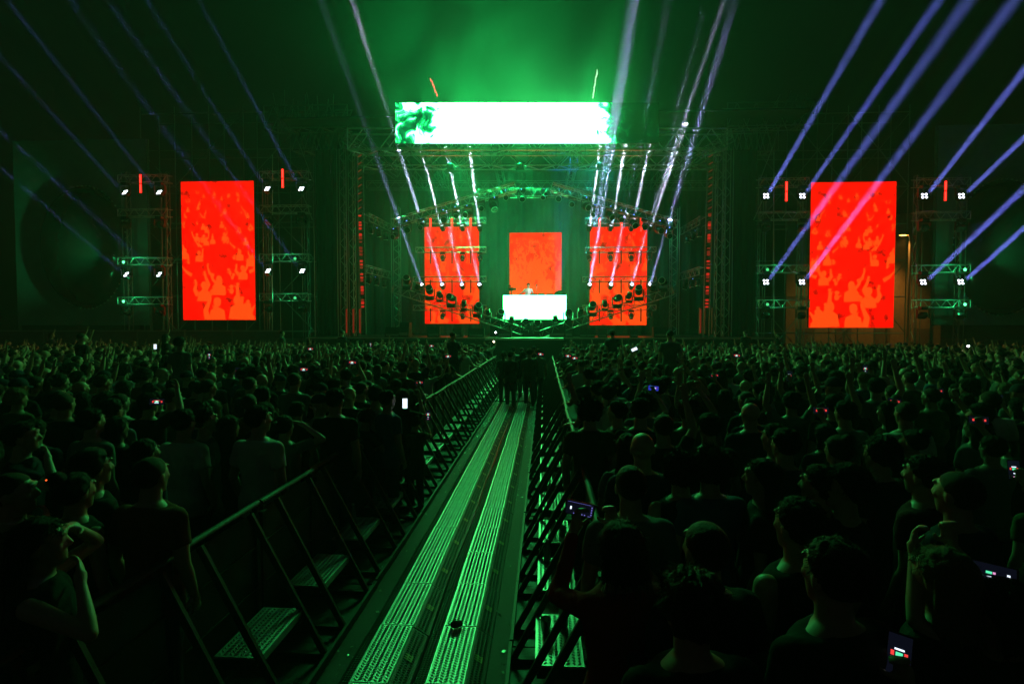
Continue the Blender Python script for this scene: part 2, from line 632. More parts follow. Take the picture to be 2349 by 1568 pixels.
ad.operation = 'MULTIPLY_ADD'               # prof + (noise-.5)*k
ad.inputs[1].default_value = 1.5
L.new(no.outputs['Fac'], ad.inputs[0])
sb = N.new('ShaderNodeMath')
sb.operation = 'SUBTRACT'
sb.inputs[1].default_value = .75
L.new(prof.outputs[0], sb.inputs[0])
L.new(sb.outputs[0], ad.inputs[2])
rc = N.new('ShaderNodeValToRGB')
els = rc.color_ramp.elements
els[0].position, els[0].color = .0, (.0, .0001, .0, 1)
els[1].position, els[1].color = 1.0, (.045, 1.0, .19, 1)
for p, c in ((.18, (.0, .0004, .0001)), (.36, (.0, .003, .0008)), (.47, (.0, .012, .003)), (.54, (.002, .10, .015)), (.60, (.03, .35, .06)), (.72, (.045, .75, .16))):
    e_ = els.new(p)
    e_.color = (*c, 1)
L.new(ad.outputs[0], rc.inputs[0])
em = N.new('ShaderNodeEmission')
em.inputs[1].default_value = 46
L.new(rc.outputs[0], em.inputs[0])
L.new(em.outputs[0], out.inputs['Surface'])
m.cycles.emission_sampling = 'FRONT'
MB().add([(0, 0, 0), (TW, 0, 0), (TW, 0, TH), (0, 0, TH)], [(0, 1, 2, 3)]).build('display', m, root)
MB().box((.0, .006, 0), (TW, .12, TH)).build('cabinet', BLACKM, root)
for i in range(9):
    bar('hanging_cable', (TW * (i + .5) / 9, .2, 0), (TW * (i + .5) / 9, .2, -1.2 if i in (0, 8) else -.6), .012, BLACKM, root)

# ---- the desk
a, b = atp(2013, 1181, 29.9), atp(2265, 1277, 29.9)
root = empty('booth_desk', ((a.x + b.x) / 2, 29.9, 3.004), 'performer desk with glowing white front panel on the riser', 'desk')
BW = b.x - a.x
BOOTHM = emit('white_green_desk_led', (.05, 1.0, .19), 34, 'FRONT')
z0, z1 = b.z - 3.004, a.z - 3.004
MB().add([(-BW / 2, 0, z0), (BW / 2, 0, z0), (BW / 2, 0, z1), (-BW / 2, 0, z1)], [(0, 1, 2, 3)]).build('front_screen', BOOTHM, root)
MB().box((-BW / 2, .006, z0), (BW / 2, .12, z1)).build('screen_cabinet', BLACKM, root)
MB().box((-BW / 2, .13, z1 - .08), (BW / 2, 1.0, z1 + .0)).build('table_top', BLACKM, root)
for sx in (-1, 1):
    MB().box((sx * BW / 2 - .04, .13, 0), (sx * BW / 2 + .04, .95, z1 - .09)).build('side_panel', BLACKM, root)
zt = 3.004 + z1
for k, (px, w, h, nm, lb) in enumerate(((2135, .42, .08, 'deck_player', 'flat player with knobs at the left of the desk top'), (2165, .36, .1, 'mixer', 'small mixer in the middle of the desk top'),
                                       (2200, .42, .08, 'deck_player', 'flat player with knobs at the right of the desk top'))):
    p = atp(px, 1175, 30.2)
    r2 = empty(nm, (p.x, 30.2, zt + .004), lb, 'music player' if nm != 'mixer' else 'mixer')
    MB().box((-w / 2, -.2, 0), (w / 2, .2, h)).build('case', BLACKM, r2)
    MB().cone((0, .02, h), (0, .02, h + .025), .13, .12, 18).build('jog_wheel' if nm != 'mixer' else 'dial', STEEL, r2)
    for j in range(5):
        MB().cone((-w * .4 + j * w * .2, -.15, h), (-w * .4 + j * w * .2, -.15, h + .025), .015, .012, 8).build('knob', ALU, r2)
# camera rig left and a covered monitor right
p = atp(2045, 1180, 30.4)
r2 = empty('video_camera', (p.x, 30.4, zt + .004), 'dark video camera on a short stand at the desk corner', 'camera')
MB().box((-.25, -.12, 0), (.25, .12, .05)).box((-.03, -.03, .05), (.03, .03, .3)).build('stand', BLACKM, r2)
MB().box((-.16, -.14, .3), (.12, .14, .48)).build('camera_body', BLACKM, r2)
MB().cone((.12, 0, .4), (.28, 0, .4), .06, .07, 12).build('lens_barrel', BLACKM, r2)
MB().box((-.2, -.1, .52), (-.02, .06, .62)).build('viewfinder', BLACKM, r2)
p = atp(2240, 1180, 30.4)
r2 = empty('covered_monitor', (p.x, 30.4, zt + .004), 'rounded black covered speaker at the right desk corner', 'speaker')
MB().loft([((0, 0, 0), .36, .3), ((0, 0, .12), .35, .29), ((.02, 0, .24), .26, .22), ((.03, 0, .31), .12, .1)], 18).build('cover', CLOTHB, r2, True)

# ---- stage floor boxes along the front edge
row = [(1575, 60, 34, 1), (1735, 46, 36, 0), (1830, 34, 30, 1), (1905, 60, 30, 0), (2020, 50, 34, 1), (2232, 60, 44, 1), (2268, 40, 40, 0), (2335, 28, 28, 1), (2362, 30, 30, 0),
       (2410, 34, 28, 1), (2535, 30, 28, 1), (2640, 52, 34, 0), (1620, 40, 50, 0)]
for k, (px, w, h, grille) in enumerate(sorted(row)):
    p = atp(px, 1340, 28.3)
    W, H = w / 68 * 1.0, h / 68 * 1.1
    r2 = empty('monitor_speaker', (p.x, 28.3, 2.004), f'black floor speaker on the stage edge, {ORD[k]} counted from the left', 'speaker', None, R.uniform(-.2, .2))
    MB().add([(-W / 2, -.25, 0), (W / 2, -.25, 0), (W / 2, .35, 0), (-W / 2, .35, 0), (-W / 2, -.05, H), (W / 2, -.05, H), (W / 2, .25, H), (-W / 2, .25, H)],
             [(0, 3, 2, 1), (4, 5, 6, 7), (0, 1, 5, 4), (1, 2, 6, 5), (2, 3, 7, 6), (3, 0, 4, 7)]).build('cabinet', BLACKM, r2)
    MB().box((-W * .42, -.262, H * .1), (W * .42, -.252, H * .3)).build('grille', STEEL, r2)

# ---- roof
rf = MB().box((-14.5, 29.0, 14.4), (15, 38.5, 14.5)).build('stage_roof', CLOTHB)
tag(rf, 'dark canopy roof stretched over the stage trusses', 'roof')


def two(px0, py0, Y0, px1, py1, Y1):
    return atp(px0, py0, Y0), atp(px1, py1, Y1)


p0, p1 = two(1400, 568, 28.2, 2895, 568, 29.2)
truss('roof_truss', p0, p1, .9, 1.15, 24, BRIGHT, 'long silver roof truss just below the bright banner screen', r=.05, faces=('front', 'back', 'bottom'))
p0, p1 = two(1440, 636, 31, 2880, 636, 32)
truss('roof_truss', p0, p1, .9, 1.0, 22, BRIGHT, 'second silver roof truss hanging lower and farther back', r=.046, faces=('front', 'back', 'bottom'))
p0, p1 = two(1470, 742, 34.6, 2860, 742, 35.6)
truss('roof_truss', p0, p1, .5, .5, 60, SCAF, 'thin rear truss crossing above the stage screens', r=.025, faces=('front',))
for i, px in enumerate((1560, 1690, 1830, 1975, 2310, 2455, 2600, 2740)):
    p0, p1 = atp(px, 590, 28.9), atp(px, 590, 28.9)
    p1 = Vector((p0.x, 36.5, p0.z))
    truss('rafter_truss', p0, p1, .4, .6, 10, SCAF, f'rafter truss running back under the roof, {ORD[i]} counted from the left', group='roof rafters', r=.028, faces=('front', 'back', 'bottom'))
for i, (a, b, lb) in enumerate((((1375, 545, 27.9), (1590, 700, 30), 'slanting corner truss at the top left of the stage opening'), ((2930, 540, 27.9), (2700, 700, 30), 'slanting corner truss at the top right of the stage opening'))):
    truss('corner_truss', atp(*a), atp(*b), .45, .45, 12, SCAF, lb, r=.028)
for i, (a, b, lb) in enumerate((((1070, 480, 30.5), (1400, 480, 30.5), 'open roof truss over the left light tower'), ((2900, 470, 30.5), (3240, 470, 30.5), 'open roof truss over the right light tower'),
                                ((1180, 570, 31), (1400, 570, 31), 'lower roof truss beside the left end of the banner'), ((2890, 570, 31), (3100, 570, 31), 'lower roof truss beside the right end of the banner'))):
    p0, p1 = atp(*a), atp(*b)
    p1.z = p0.z
    truss('wing_truss', p0, p1, .8, 1.3, 9, SCAF, lb, r=.034, faces=('front', 'back', 'bottom'))
# slack bars standing above the wings
for s_, (px, nm) in enumerate(((1110, 'left'), (3060, 'right'))):
    o0 = atp(px, 420, 30.5)
    r2 = empty('roof_brace_frame', o0, f'loose slanting roof tubes above the {nm} tower', 'scaffold')
    for i in range(9):
        bar('brace', (i * .42, 0, R.uniform(-1.2, -.6)), (i * .42 + (.5 if s_ else -.3) + R.uniform(-.1, .4), R.uniform(0, .6), R.uniform(.3, 1.0)), .028, SCAF, r2)
    bar('ledger', (-.6, .1, -.5), (4.2, .1, -.5), .03, SCAF, r2)

# ---- red ladder trusses at the edges of the opening
REDSTRIP = emit('red_led_strip', (.55, .012, .01), 1.0, 'NONE')
REDDIM = emit('red_led_strip_dim', (.17, .008, .005), 1.0, 'NONE')
for nm, pxa, pxb, pxc in (('left', 1440, 1440, 1452), ('right', 2843, 2838, 2826)):
    A, B, C = atp(pxa, 600, 28.6), atp(pxb, 860, 28.6), atp(pxc, 1230, 28.6)
    root = empty('led_ladder', (C.x, 28.6, 2.004), f'upright ladder truss with red light strip at the {nm} of the opening', 'truss')
    org = Vector(root.location)
    for dx in (-.16, .16):
        bar('chord', Vector((C.x + dx, 28.6, 2.02)) - org, A + Vector((dx, 0, 0)) - org, .03, SCAF, root)
    nr = 46
    for i in range(nr):
        t = i / nr
        p = C.lerp(B, t / .62) if t < .62 else B.lerp(A, (t - .62) / .38)
        o1 = p - org
        bar('rung', o1 + Vector((-.16, 0, 0)), o1 + Vector((.16, 0, .12)), .018, SCAF, root)
        if t < .62:
            if i % 4 != 3:
                MB().box((-.08, -.05, 0), (.08, -.035, R.uniform(.08, .17))).build('light_strip', REDSTRIP if R.random() < .45 else REDDIM, root, loc=o1)
        elif i % 2 == 0:
            bar('light_strip', o1 + Vector((-.1, -.05, 0)), o1 + Vector((.1, -.05, .14)), .02, REDDIM, root)
    # neighbouring plain towers
    for j, (px, hh) in enumerate(((pxa + (-40 if nm == 'left' else 40), 'inner'), (pxa + (-75 if nm == 'left' else 72), 'outer'))):
        T0, T1 = atp(px, 590, 29.2), atp(px, 1000, 29.2)
        truss('tower_truss', Vector((T0.x, 29.2, .02)), T0, .4, .4, 26, SCAF, f'{hh} plain upright truss beside the {nm} red ladder', r=.026, up=Vector((0, 1, 0)))
# lit floor posts low at the sides
for nm, lst in (('left', (1388, 1415, 1441)), ('right', (2800, 2822, 2850))):
    for j, px in enumerate(lst):
        a, b = atp(px, 1230, 28.2), atp(px, 1335, 28.2)
        o = MB().box((-.05, -.05, 0), (.05, .05, a.z - b.z)).build('tall_post', SCAF, None, loc=(b.x, 28.2, b.z))
        o2 = MB().box((-.035, -.066, .05), (.035, -.056, (a.z - b.z) * .95)).build('light_strip', REDDIM if j == 0 or nm == 'left' else SCAF, o)
        tag(o, f'slim {["red lit", "plain middle", "plain inner"][j]} post at the {nm} foot of the stage', 'post')

# ---- black side masking panels
for nm, x0, x1 in (('left', 1262, 1432), ('right', 2868, 3018)):
    a, b = atp(x0, 600, 30.2), atp(x1, 1345, 30.2)
    root = empty('masking_panel', ((a.x + b.x) / 2, 30.2, 0), f'tall black cloth wall at the {nm} side of the stage opening', 'panel')
    w, h = b.x - a.x, a.z
    v, f = [], []
    nx = 40
    for z in (.02, h):
        for i in range(nx):
            v.append((-w / 2 + w * i / (nx - 1), .03 * math.sin(i * 1.7) + .02 * math.sin(i * .9), z))
    MB().add(v, [(i, i + 1, nx + i + 1, nx + i) for i in range(nx - 1)]).build('cloth', CLOTHB, root, True)
    MB().box((-w / 2 - .05, .08, 0.02), (-w / 2, .14, h)).build('frame_post', SCAF, root)
    MB().box((w / 2, .08, 0.02), (w / 2 + .05, .14, h)).build('frame_post', SCAF, root)

# ---- side trusses running back inside the opening, with hanging lamps
k = 0
for nm, pts in (('upper left', ((1462, 867, 29.5), (1560, 917, 34))), ('lower left', ((1452, 1074, 29.5), (1557, 1102, 34))),
                ('upper right', ((2815, 880, 29.5), (2735, 925, 34))), ('lower right', ((2812, 1082, 29.5), (2727, 1108, 34)))):
    p0, p1 = atp(*pts[0]), atp(*pts[1])
    truss('side_truss', p0, p1, .4, .45, 10, SCAF, f'{nm} truss running back inside the stage opening', r=.024)
    for i in range(3):
        p = p0.lerp(p1, .2 + .3 * i)
        moving_head((p.x, p.y, p.z - .23), f'unlit lamp under the {nm} side truss, {ORD[i]} from the front', 'lamps under the side trusses', .8, tilt=R.uniform(-.4, .4), rz=R.uniform(-1, 1), dot=i == 1)
for nm, px in (('left', 1583), ('right', 2700)):
    T0, T1 = atp(px, 830, 34.6), atp(px, 1320, 34.6)
    truss('rear_tower', Vector((T0.x, 34.6, 2.02)), T0, .5, .5, 22, ALU, f'rear upright truss at the {nm} of the stage screens', r=.03, up=Vector((0, 1, 0)))

# ---- arch of trusses with hanging moving heads
truss('arch_truss', *two(1572, 893, 29.2, 2062, 748, 29.2), .45, .45, 26, ALU, 'rising left half of the lamp arch over the stage', r=.026, faces=('front', 'top', 'bottom'))
truss('arch_truss', *two(2206, 748, 29.2, 2706, 900, 29.2), .45, .45, 26, ALU, 'falling right half of the lamp arch over the stage', r=.026, faces=('front', 'top', 'bottom'))
truss('arch_truss', *two(1900, 772, 31.0, 2365, 772, 31.0), .45, .45, 24, SCAF, 'level truss between the two halves of the lamp arch', r=.026)
arch = [(1580, 925), (1627, 893), (1687, 885), (1776, 850), (1825, 838), (1873, 832), (1925, 812), (1974, 800), (2023, 772), (2088, 768), (2178, 766), (2238, 768), (2288, 796), (2345, 800),
        (2383, 830), (2439, 835), (2483, 852), (2536, 868), (2580, 885), (2636, 893), (2676, 920)]
for i, (px, py) in enumerate(arch):
    Y = 31.0 if 1990 < px < 2260 else 29.2
    p = atp(px, py - 14, Y)
    big = .95 + .15 * (i % 2)
    moving_head(p, f'moving head lamp hanging from the arch, {ORD[i]} counted from the left', 'lamps under the arch', big, aim=(R.uniform(-.5, .5), -.6 - R.random() * .8, -.6 + R.uniform(-.3, .3)), rz=R.uniform(-.4, .4))

# ---- low V of trusses with standing moving heads
truss('floor_truss', *two(1574, 1155, 28.4, 2092, 1325, 28.4), .45, .42, 26, ALU, 'left arm of the low V truss in front of the desk', r=.026, faces=('front', 'top', 'bottom'))
truss('floor_truss', *two(2160, 1338, 28.4, 2688, 1165, 28.4), .45, .42, 26, ALU, 'right arm of the low V truss in front of the desk', r=.026, faces=('front', 'top', 'bottom'))
vee = [(1627, 1120, 1), (1671, 1148, 0), (1718, 1160, 1), (1759, 1180, 0), (1806, 1190, 1), (1855, 1215, 0), (1909, 1229, 1), (1951, 1250, 0), (2001, 1257, 1), (2046, 1281, 0), (2098, 1292, 1),
       (2150, 1294, 1), (2223, 1278, 0), (2274, 1253, 1), (2324, 1246, 0), (2369, 1225, 1), (2420, 1215, 0), (2469, 1192, 1), (2516, 1183, 0), (2555, 1162, 1), (2611, 1152, 0), (2653, 1127, 1)]
for i, (px, py, bg) in enumerate(vee):
    p = atp(px, py, 28.3)
    s = 1.12 if bg else .78
    # the head's middle is 0.5*s above the base; stand the base on the truss
    moving_head((p.x, p.y, p.z - .5 * s), f'{"large" if bg else "small"} moving head standing on the low V truss, {ORD[i]} from the left', 'lamps on the low V truss', s, up=True,
                aim=(R.uniform(-.5, .5), -1 - R.random(), R.uniform(.0, .8)) if bg else (R.uniform(-.3, .3), -.4, 1), rz=R.uniform(-.3, .3))

# ---- ladders of lamps in front of the two stage screens
REDBAR = emit('red_led_tube', (2.6, .02, .015), 1.6, 'AUTO')
REDCORE = emit('red_led_tube_core', (3.0, .10, .06), 1.5, 'NONE')


def led_bar(p, length, label, lit=True, segs=1, group='vertical light tubes'):
    root = empty('light_tube', p, label, 'light tube', group)
    g_ = .06
    l = (length - g_ * (segs - 1)) / segs
    for i in range(segs):
        z = -length / 2 + i * (l + g_)
        MB().box((-.035, 0, z), (.035, .05, z + l)).build('housing', BLACKM, root)
        if lit:
            MB().box((-.055, -.03, z), (.055, -.004, z + l)).build('tube', REDBAR, root)
            MB().box((-.022, -.04, z + .02), (.022, -.031, z + l - .02)).build('tube_core', REDCORE, root)
    return root


BEAMS = []     # (position, direction, power, colour, size, spread)


def beam_dir(px, py, slope, Y, dY, side):
    """direction whose picture leans by slope (dx per dy) to the given side, coming dY metres nearer"""
    p0 = atp(px, py, Y)
    p1 = atp(px + side * slope * 500, py - 500, Y - dY)
    return p0, (p1 - p0).normalized()


BLUEW = (.20, .24, 1.0)
WHITEB = (.72, .78, 1.0)
sides = {'left': dict(x=(1690, 1771, 1850, 1920), bars=(1722, 1808, 1883), x0=1665, x1=1935, sg=-1, top=(.315, .263, .19, .125), low=(.352, .287, .23, .21)),
         'right': dict(x=(2357, 2442, 2525, 2597), bars=(2398, 2485, 2564), x0=2340, x1=2612, sg=1, top=(.13, .17, .21, .34), low=(.165, .20, .258, .30))}
for nm, q in sides.items():
    for ri, (py, lit) in enumerate(((884, True), (1000, False), (1117, True), (1231, False))):
        a, b = atp(q['x0'] - (10 if ri > 1 else 0), py, 32.4), atp(q['x1'] + 10, py, 32.4)
        b.z = a.z
        truss('lamp_ladder', a, b, .3, .32, 16, ALU, f'{ORD[ri]} level truss from the top across the {nm} stage screen', r=.02, faces=('front', 'bottom'))
        for ci, px in enumerate(q['x']):
            if nm == 'left' and ci == 0 and ri in (0, 1, 3):
                continue
            if nm == 'right' and ci == 0 and ri == 3:
                continue
            dY = 1.4 if ri == 0 else 5.0
            P, D = beam_dir(px, py + 31, q['top' if ri == 0 else 'low'][ci], 32.2, dY, q['sg'])
            moving_head((P.x, P.y, P.z + .36), f'{"lit" if lit else "unlit"} lamp, {ORD[ci]} of {ORD[ri]} ladder, on the {nm} stage screen', f'ladder lamps {nm}', .72,
                        aim=D if lit else (R.uniform(-.2, .2), -.5, -1), lit=lit, dot=False)
            if lit:
                BEAMS.append((P + D * .25 + (Vector((0, -.32, 0)) if ri == 0 else Vector()), D, 120 if ri == 0 else ((12 if ci == 0 else 24) if nm == 'left' else 42), WHITEB if ri == 0 else (.45, .5, 1.0),   .17, 1.6 if ri == 0 else 1.8))
        for ci, px in enumerate(q['bars']):
            led_bar(atp(px, py + (16 if ri == 0 else 28), 32.15), .82, f'{"glowing red" if ri == 0 else "dark"} upright tube, {ORD[ci]} on {ORD[ri]} ladder, {nm} stage screen', ri == 0)
# two bright beams leaving the outer ends of the arch
for nm, px, py, sl, sg in (('left', 1680, 868, .315, -1), ('right', 2604, 872, .34, 1)):
    P, D = beam_dir(px, py, sl, 29.0, 1.5, sg)
    BEAMS.append((P + Vector((0, -.3, .2)), D, 38 if nm == 'left' else 42, (.6, .66, 1.0), .17, 1.8))
for px, py, sl, sg, pw in ((2378, 905, .165, 1, 22),):
    P, D = beam_dir(px, py, sl, 28.6, 4.0, sg)
    BEAMS.append((P, D, pw, (.42, .5, 1.0), .2, 2.6))

# ---- the four wing towers: rows of four-cell lamps
CELLM = MB().loft([((0, 0, -.03), .05, .05), ((0, 0, -.018), .066, .066), ((0, 0, 0), .07, .07)], 14).mesh('lamp_cell', LAMPM, True)
CELLD = MB().loft([((0, 0, -.03), .05, .05), ((0, 0, -.018), .066, .066), ((0, 0, 0), .07, .07)], 14).mesh('lamp_cell', LENS, True)
WBODY = MB().loft([((0, 0, -.02), .24, .24), ((0, 0, .0), .255, .255), ((0, 0, .22), .25, .25), ((0, 0, .30), .18, .18)], 20, 6).mesh('lamp_body', BLACKG)
wy = MB()
for sx in (-1, 1):
    wy.box((sx * .31 - .02, -.05, -.42), (sx * .31 + .02, .05, .02))
wy.box((-.33, -.06, .02), (.33, .06, .06)).box((-.18, -.12, .061), (.18, .12, .2))
WYOKE = wy.mesh('yoke', BLACKM)


def quad_lamp(p, aim, lit, label, group):
    root = empty('four_cell_lamp', Vector(p) + Vector((0, 0, .36)), label, 'stage light', group)
    link('yoke', WYOKE, root)
    hd = link('lamp_body', WBODY, root, (0, 0, -.36), None, (.78, .78, .78))
    v = Vector(aim).normalized()
    hd.rotation_euler = (-v).to_track_quat('Z', 'Y').to_euler()
    for i, (x, y) in enumerate(((-.11, -.11), (.11, -.11), (-.11, .11), (.11, .11))):
        link('lamp_cell', CELLM if lit else CELLD, hd, (x, y, -.022))
    return root


GREENL = (.03, 1.0, .25)
wings = [('outer left', (501, 638), (.90, .78), (506, 638), (1.156, 1.086), -1, 482, 680, 1, .15), ('inner left', (1070, 1206), (.634, .535), (1073, 1210), (.725, .713), -1, 1045, 1240, 0, .15),
         ('inner right', (3064, 3209), (.575, .6875), (3063, 3207), (.71, .744), 1, 3030, 3230, 0, 1.5), ('outer right', (3697, 3845), (.772, 1.04), (3692, 3842), (1.05, 1.12), 1, 3655, 3870, 1, 2.1)]
for nm, tx, tsl, lx, lsl, sg, xa, xb, outer, pw in wings:
    dy = 12 if 'right' in nm else 0
    if 'inner left' in nm:
        dy = -14
    for ri, (py, lit, xs_, sl) in enumerate(((772 + (0 if 'left' not in nm else -2), True, tx, tsl), (905, False, tx, tsl), (1098 + (18 if 'right' in nm else 0), True, lx, lsl), (1255, False, lx, lsl))):
        py += dy
        ty = py - 52
        a, b = atp(xa, ty, 29.3), atp(xb, ty, 29.3)
        b.z = a.z
        truss('lamp_truss', a, b, .4, .42, 9, ALU, f'{ORD[ri]} short truss from the top on the {nm} light tower', r=.026, faces=('front', 'top', 'bottom'))
        for ci in range(2):
            P, D = beam_dir(xs_[ci], py, sl[ci], 28.9, 7.5 if sg > 0 else 4.0, sg)
            quad_lamp(P, D + Vector((0, -.55, 0)) if lit else (R.uniform(-.3, .3), -.6, -1), lit, f'{"lit" if lit else "dark"} lamp at the {("left", "right")[ci]} end of {ORD[ri]} truss, {nm} tower', f'lamps of the {nm} tower')
            if lit:
                BEAMS.append((P + D * .3 + Vector((0, -.2, 0)), D, (50 if ri == 0 else 60) * pw, BLUEW, .22, 1.2 if sg < 0 else 1.7))
        if ri > 1:
            # the green work light at the truss end
            gx = xa + 12 if 'outer left' in nm else (xb - 10 if 'outer right' in nm else (xa + 40 if sg > 0 else xb - 60))
            gp = atp(gx, ty + 2, 29.0)
            r2 = empty('green_lamp', gp, f'small green lamp on {ORD[ri]} truss of the {nm} tower', 'stage light', 'green tower lamps')
            MB().cone((0, 0, 0), (0, .22, 0), .09, .06, 12).build('housing', BLACKM, r2)
            MB().cone((0, -.02, 0), (0, -.004, 0), .075, .085, 12).build('lens', emit('green_lens', (.3, 3, .9), 1.2 if outer else .3, 'NONE'), r2)
            pl = bpy.data.lights.new('green_lamp_light', 'POINT')
            pl.energy, pl.color, pl.shadow_soft_size = (34 if outer else 18), GREENL, .06
            po = bpy.data.objects.new('green_lamp_light', pl)
            COL.objects.link(po)
            if outer and ri == 2:
                sp_ = at(315 / K if sg < 0 else 4040 / K, 1000 / K, 30) - gp
                spot('green_lamp_spill', gp + Vector((sg * .35, -1.3, .2)), Vector((sp_.x, 1.2, sp_.z)), 700, GREENL, 70, .8, .12)
            po.location = gp + Vector((.55 if gx < (xa + xb) / 2 else -.55, -.42, .1))
    bx = (xs_[0] + xs_[1]) / 2
    led_bar(atp({'outer left': 563, 'inner left': 1131, 'inner right': 3145, 'outer right': 3781}[nm], {'outer left': 735, 'inner left': 714, 'inner right': 766, 'outer right': 764}[nm], 28.9), 1.05,
            f'glowing red upright tube in two pieces on the {nm} tower', True, 2)
    # uprights that carry the short trusses
    for j, px in enumerate((xa + 20, xb - 20)):
        T = atp(px, 690 + dy, 29.75)
        truss('tower_post', Vector((T.x, 29.75, .02)), T, .3, .3, 24, SCAF, f'{("left", "right")[j]} upright truss of the {nm} light tower', r=.022, up=Vector((0, 1, 0)), faces=('front',))

for i, (P, D, pw, c_, sz, spd) in enumerate(BEAMS):
    area_beam('beam_lamp_light', P, D, pw * BEAM_GAIN, c_, sz, spd)

# ---- scaffolding behind the wings
for nm, xa, xb, ytop in (('left', 560, 1250, 430), ('right', 3030, 3640, 430)):
    A, B = atp(xa, ytop, 31.6), atp(xb, ytop, 31.6)
    root = empty('scaffold', (A.x, 31.6, 0), f'dark tube scaffold behind the {nm} red screen', 'scaffold')
    W, H = B.x - A.x, A.z
    nb = 5
    for d in (0, 1.6):
        for i in range(nb + 1):
            bar('upright', (W * i / nb, d, .02), (W * i / nb, d, H), .03, SCAF, root)
        for j in range(1, 8):
            bar('ledger', (0, d - .035, H * j / 7.2), (W, d - .035, H * j / 7.2), .026, SCAF, root)
    for i in range(nb):
        for j in range(7):
            if R.random() < .75:
                z0, z1 = H * j / 7.2, H * (j + 1) / 7.2
                x0, x1 = W * i / nb, W * (i + 1) / nb
                if (i + j) % 2:
                    x0, x1 = x1, x0
                bar('diagonal_brace', (x0, -.07, z0), (x1, -.07, z1), .026, SCAF, root)
# stay lines beside the masking panels
for nm, lst in (('left', ((1190, 560, 1255, 730), (1212, 780, 1250, 880), (1090, 620, 1090, 1330))), ('right', ((3040, 720, 3090, 590), (3015, 880, 3050, 800), (3095, 600, 3095, 1330)))):
    for j, (x0, y0, x1, y1) in enumerate(lst):
        a, b = atp(x0, y0, 28.9), atp(x1, y1, 28.9)
        root = empty('stay_cable', a, f'{("upper slanting", "lower slanting", "upright")[j]} stay beside the {nm} masking panel', 'cable')
        bar('cable', (0, 0, 0), b - a, .022, ALU, root)

# ---- big round shells on the outer wings
for nm, px, py, rpx, half in (('left', 315, 985, 195, 0), ('right', 4040, 985, 200, 0)):
    a = atp(px, py, 30.6)
    rad = rpx / 2048 * 30.6 * .92
    x0, x1 = (atp(60, 900, 31.2).x, atp(590, 900, 31.2).x) if nm == 'left' else (atp(3745, 900, 31.2).x, atp(4330, 900, 31.2).x)
    zt_, zb_ = atp(300, 560, 31.2).z, atp(300, 1300, 31.2).z
    root = empty('round_shell_wall', (a.x, 31.2, 0), f'grey wing wall with a big round dark shell, far {nm}', 'wall panel')
    MB().box((x0 - a.x, 0, zb_), (x1 - a.x, .08, zt_)).build('scrim', SCRIM, root)
    for j, px_ in enumerate((x0, x1)):
        MB().box((px_ - a.x - .06, .09, .02), (px_ - a.x + .06, .2, zt_)).build('frame_post', SCAF, root)
    mb = MB()
    rings = 26
    nseg = 72
    v, f = [], []
    for j in range(rings):
        # stepped shell: every other ring sits a little proud
        t = j / (rings - 1)
        rr_ = rad * (1 - t) * (1.22 if False else 1)
        dep = -.12 - 1.35 * math.sqrt(max(0, 1 - (1 - t) ** 2))
        for i in range(nseg):
            an = 2 * math.pi * i / nseg
            v.append((rr_ * math.cos(an), dep, a.z + 1.42 * rr_ * math.sin(an)))
    for j in range(rings - 1):
        for i in range(nseg):
            f.append((j * nseg + i, j * nseg + (i + 1) % nseg, (j + 1) * nseg + (i + 1) % nseg, (j + 1) * nseg + i))
    mb.add(v, f).build('shell', DOMEM, root, True)
    for i in range(64):
        an = 2 * math.pi * (i + .5) / 64
        MB().ball((rad * 1.01 * math.cos(an), -.14, a.z + 1.42 * rad * 1.01 * math.sin(an)), .05, 8, 6).build('rim_stud', ALU, root)

# ---- low fence behind the crowd at both sides
i = 0
for nm, x0, x1 in (('left', -33, -14.0), ('right', 14.0, 29)):
    nP = 7 if nm == 'left' else 6
    for j in range(nP):
        w = (x1 - x0) / nP
        root = empty('fence_panel', (x0 + w * j, 27.6, 0), f'grey sheet fence panel behind the {nm} crowd, {ORD[j]} from the left', 'fence', f'fence panels {nm}')
        hf = 2.35 if nm == 'left' else 1.45
        MB().box((.02, 0, .15), (w - .02, .04, hf)).build('sheet', FENCEM, root)
        MB().box((-.03, -.05, .02), (.03, .05, hf + .05)).build('post', SCAF, root)
        MB().box((.04, -.04, hf - .05), (w - .04, -.003, hf + .03)).build('top_rail', SCAF, root)

# ---- street lamp and the wall it lights, far right
p = atp(3618, 937, 40)
root = empty('street_lamp', (p.x + .4, 40, 0), 'street lamp with orange light behind the right tower', 'street lamp')
bar('pole', (0, 0, .02), (0, 0, p.z - .5), .08, SCAF, root)
MB().tube([(0, 0, p.z - .5), (-.05, 0, p.z - .1), (-.3, 0, p.z + .1)], .05).build('arm', SCAF, root)
MB().loft([((-.45, 0, p.z - .06), .34, .14), ((-.45, 0, p.z + .05), .36, .16), ((-.42, 0, p.z + .14), .2, .1)], 14).build('lamp_head', SCAF, root)
MB().loft([((-.45, 0, p.z - .1), .26, .1), ((-.45, 0, p.z - .062), .32, .13)], 14).build('lamp_glass', emit('sodium_glass', (1.0, .42, .06), 14, 'NONE'), root)
spot('street_lamp_light', (p.x - .05, 39.9, p.z - .3), (-.25, .35, -1), 1100, (1.0, .36, .05), 120, .7, .2)
a, b = atp(3150, 870, 43), atp(3760, 1420, 43)
root = empty('plaster_wall', ((a.x + b.x) / 2, 43, 0), 'pale building wall lit orange behind the right red screen', 'building')
w = b.x - a.x
MB().box((-w / 2, 0, .02), (w / 2, .3, a.z)).build('wall', WOODY, root)
for i in range(4):
    MB().box((-w / 2 + w * (i + .3) / 4, -.06, 1.0), (-w / 2 + w * (i + .7) / 4, -.01, 2.4)).build('shutter', FENCEM, root)
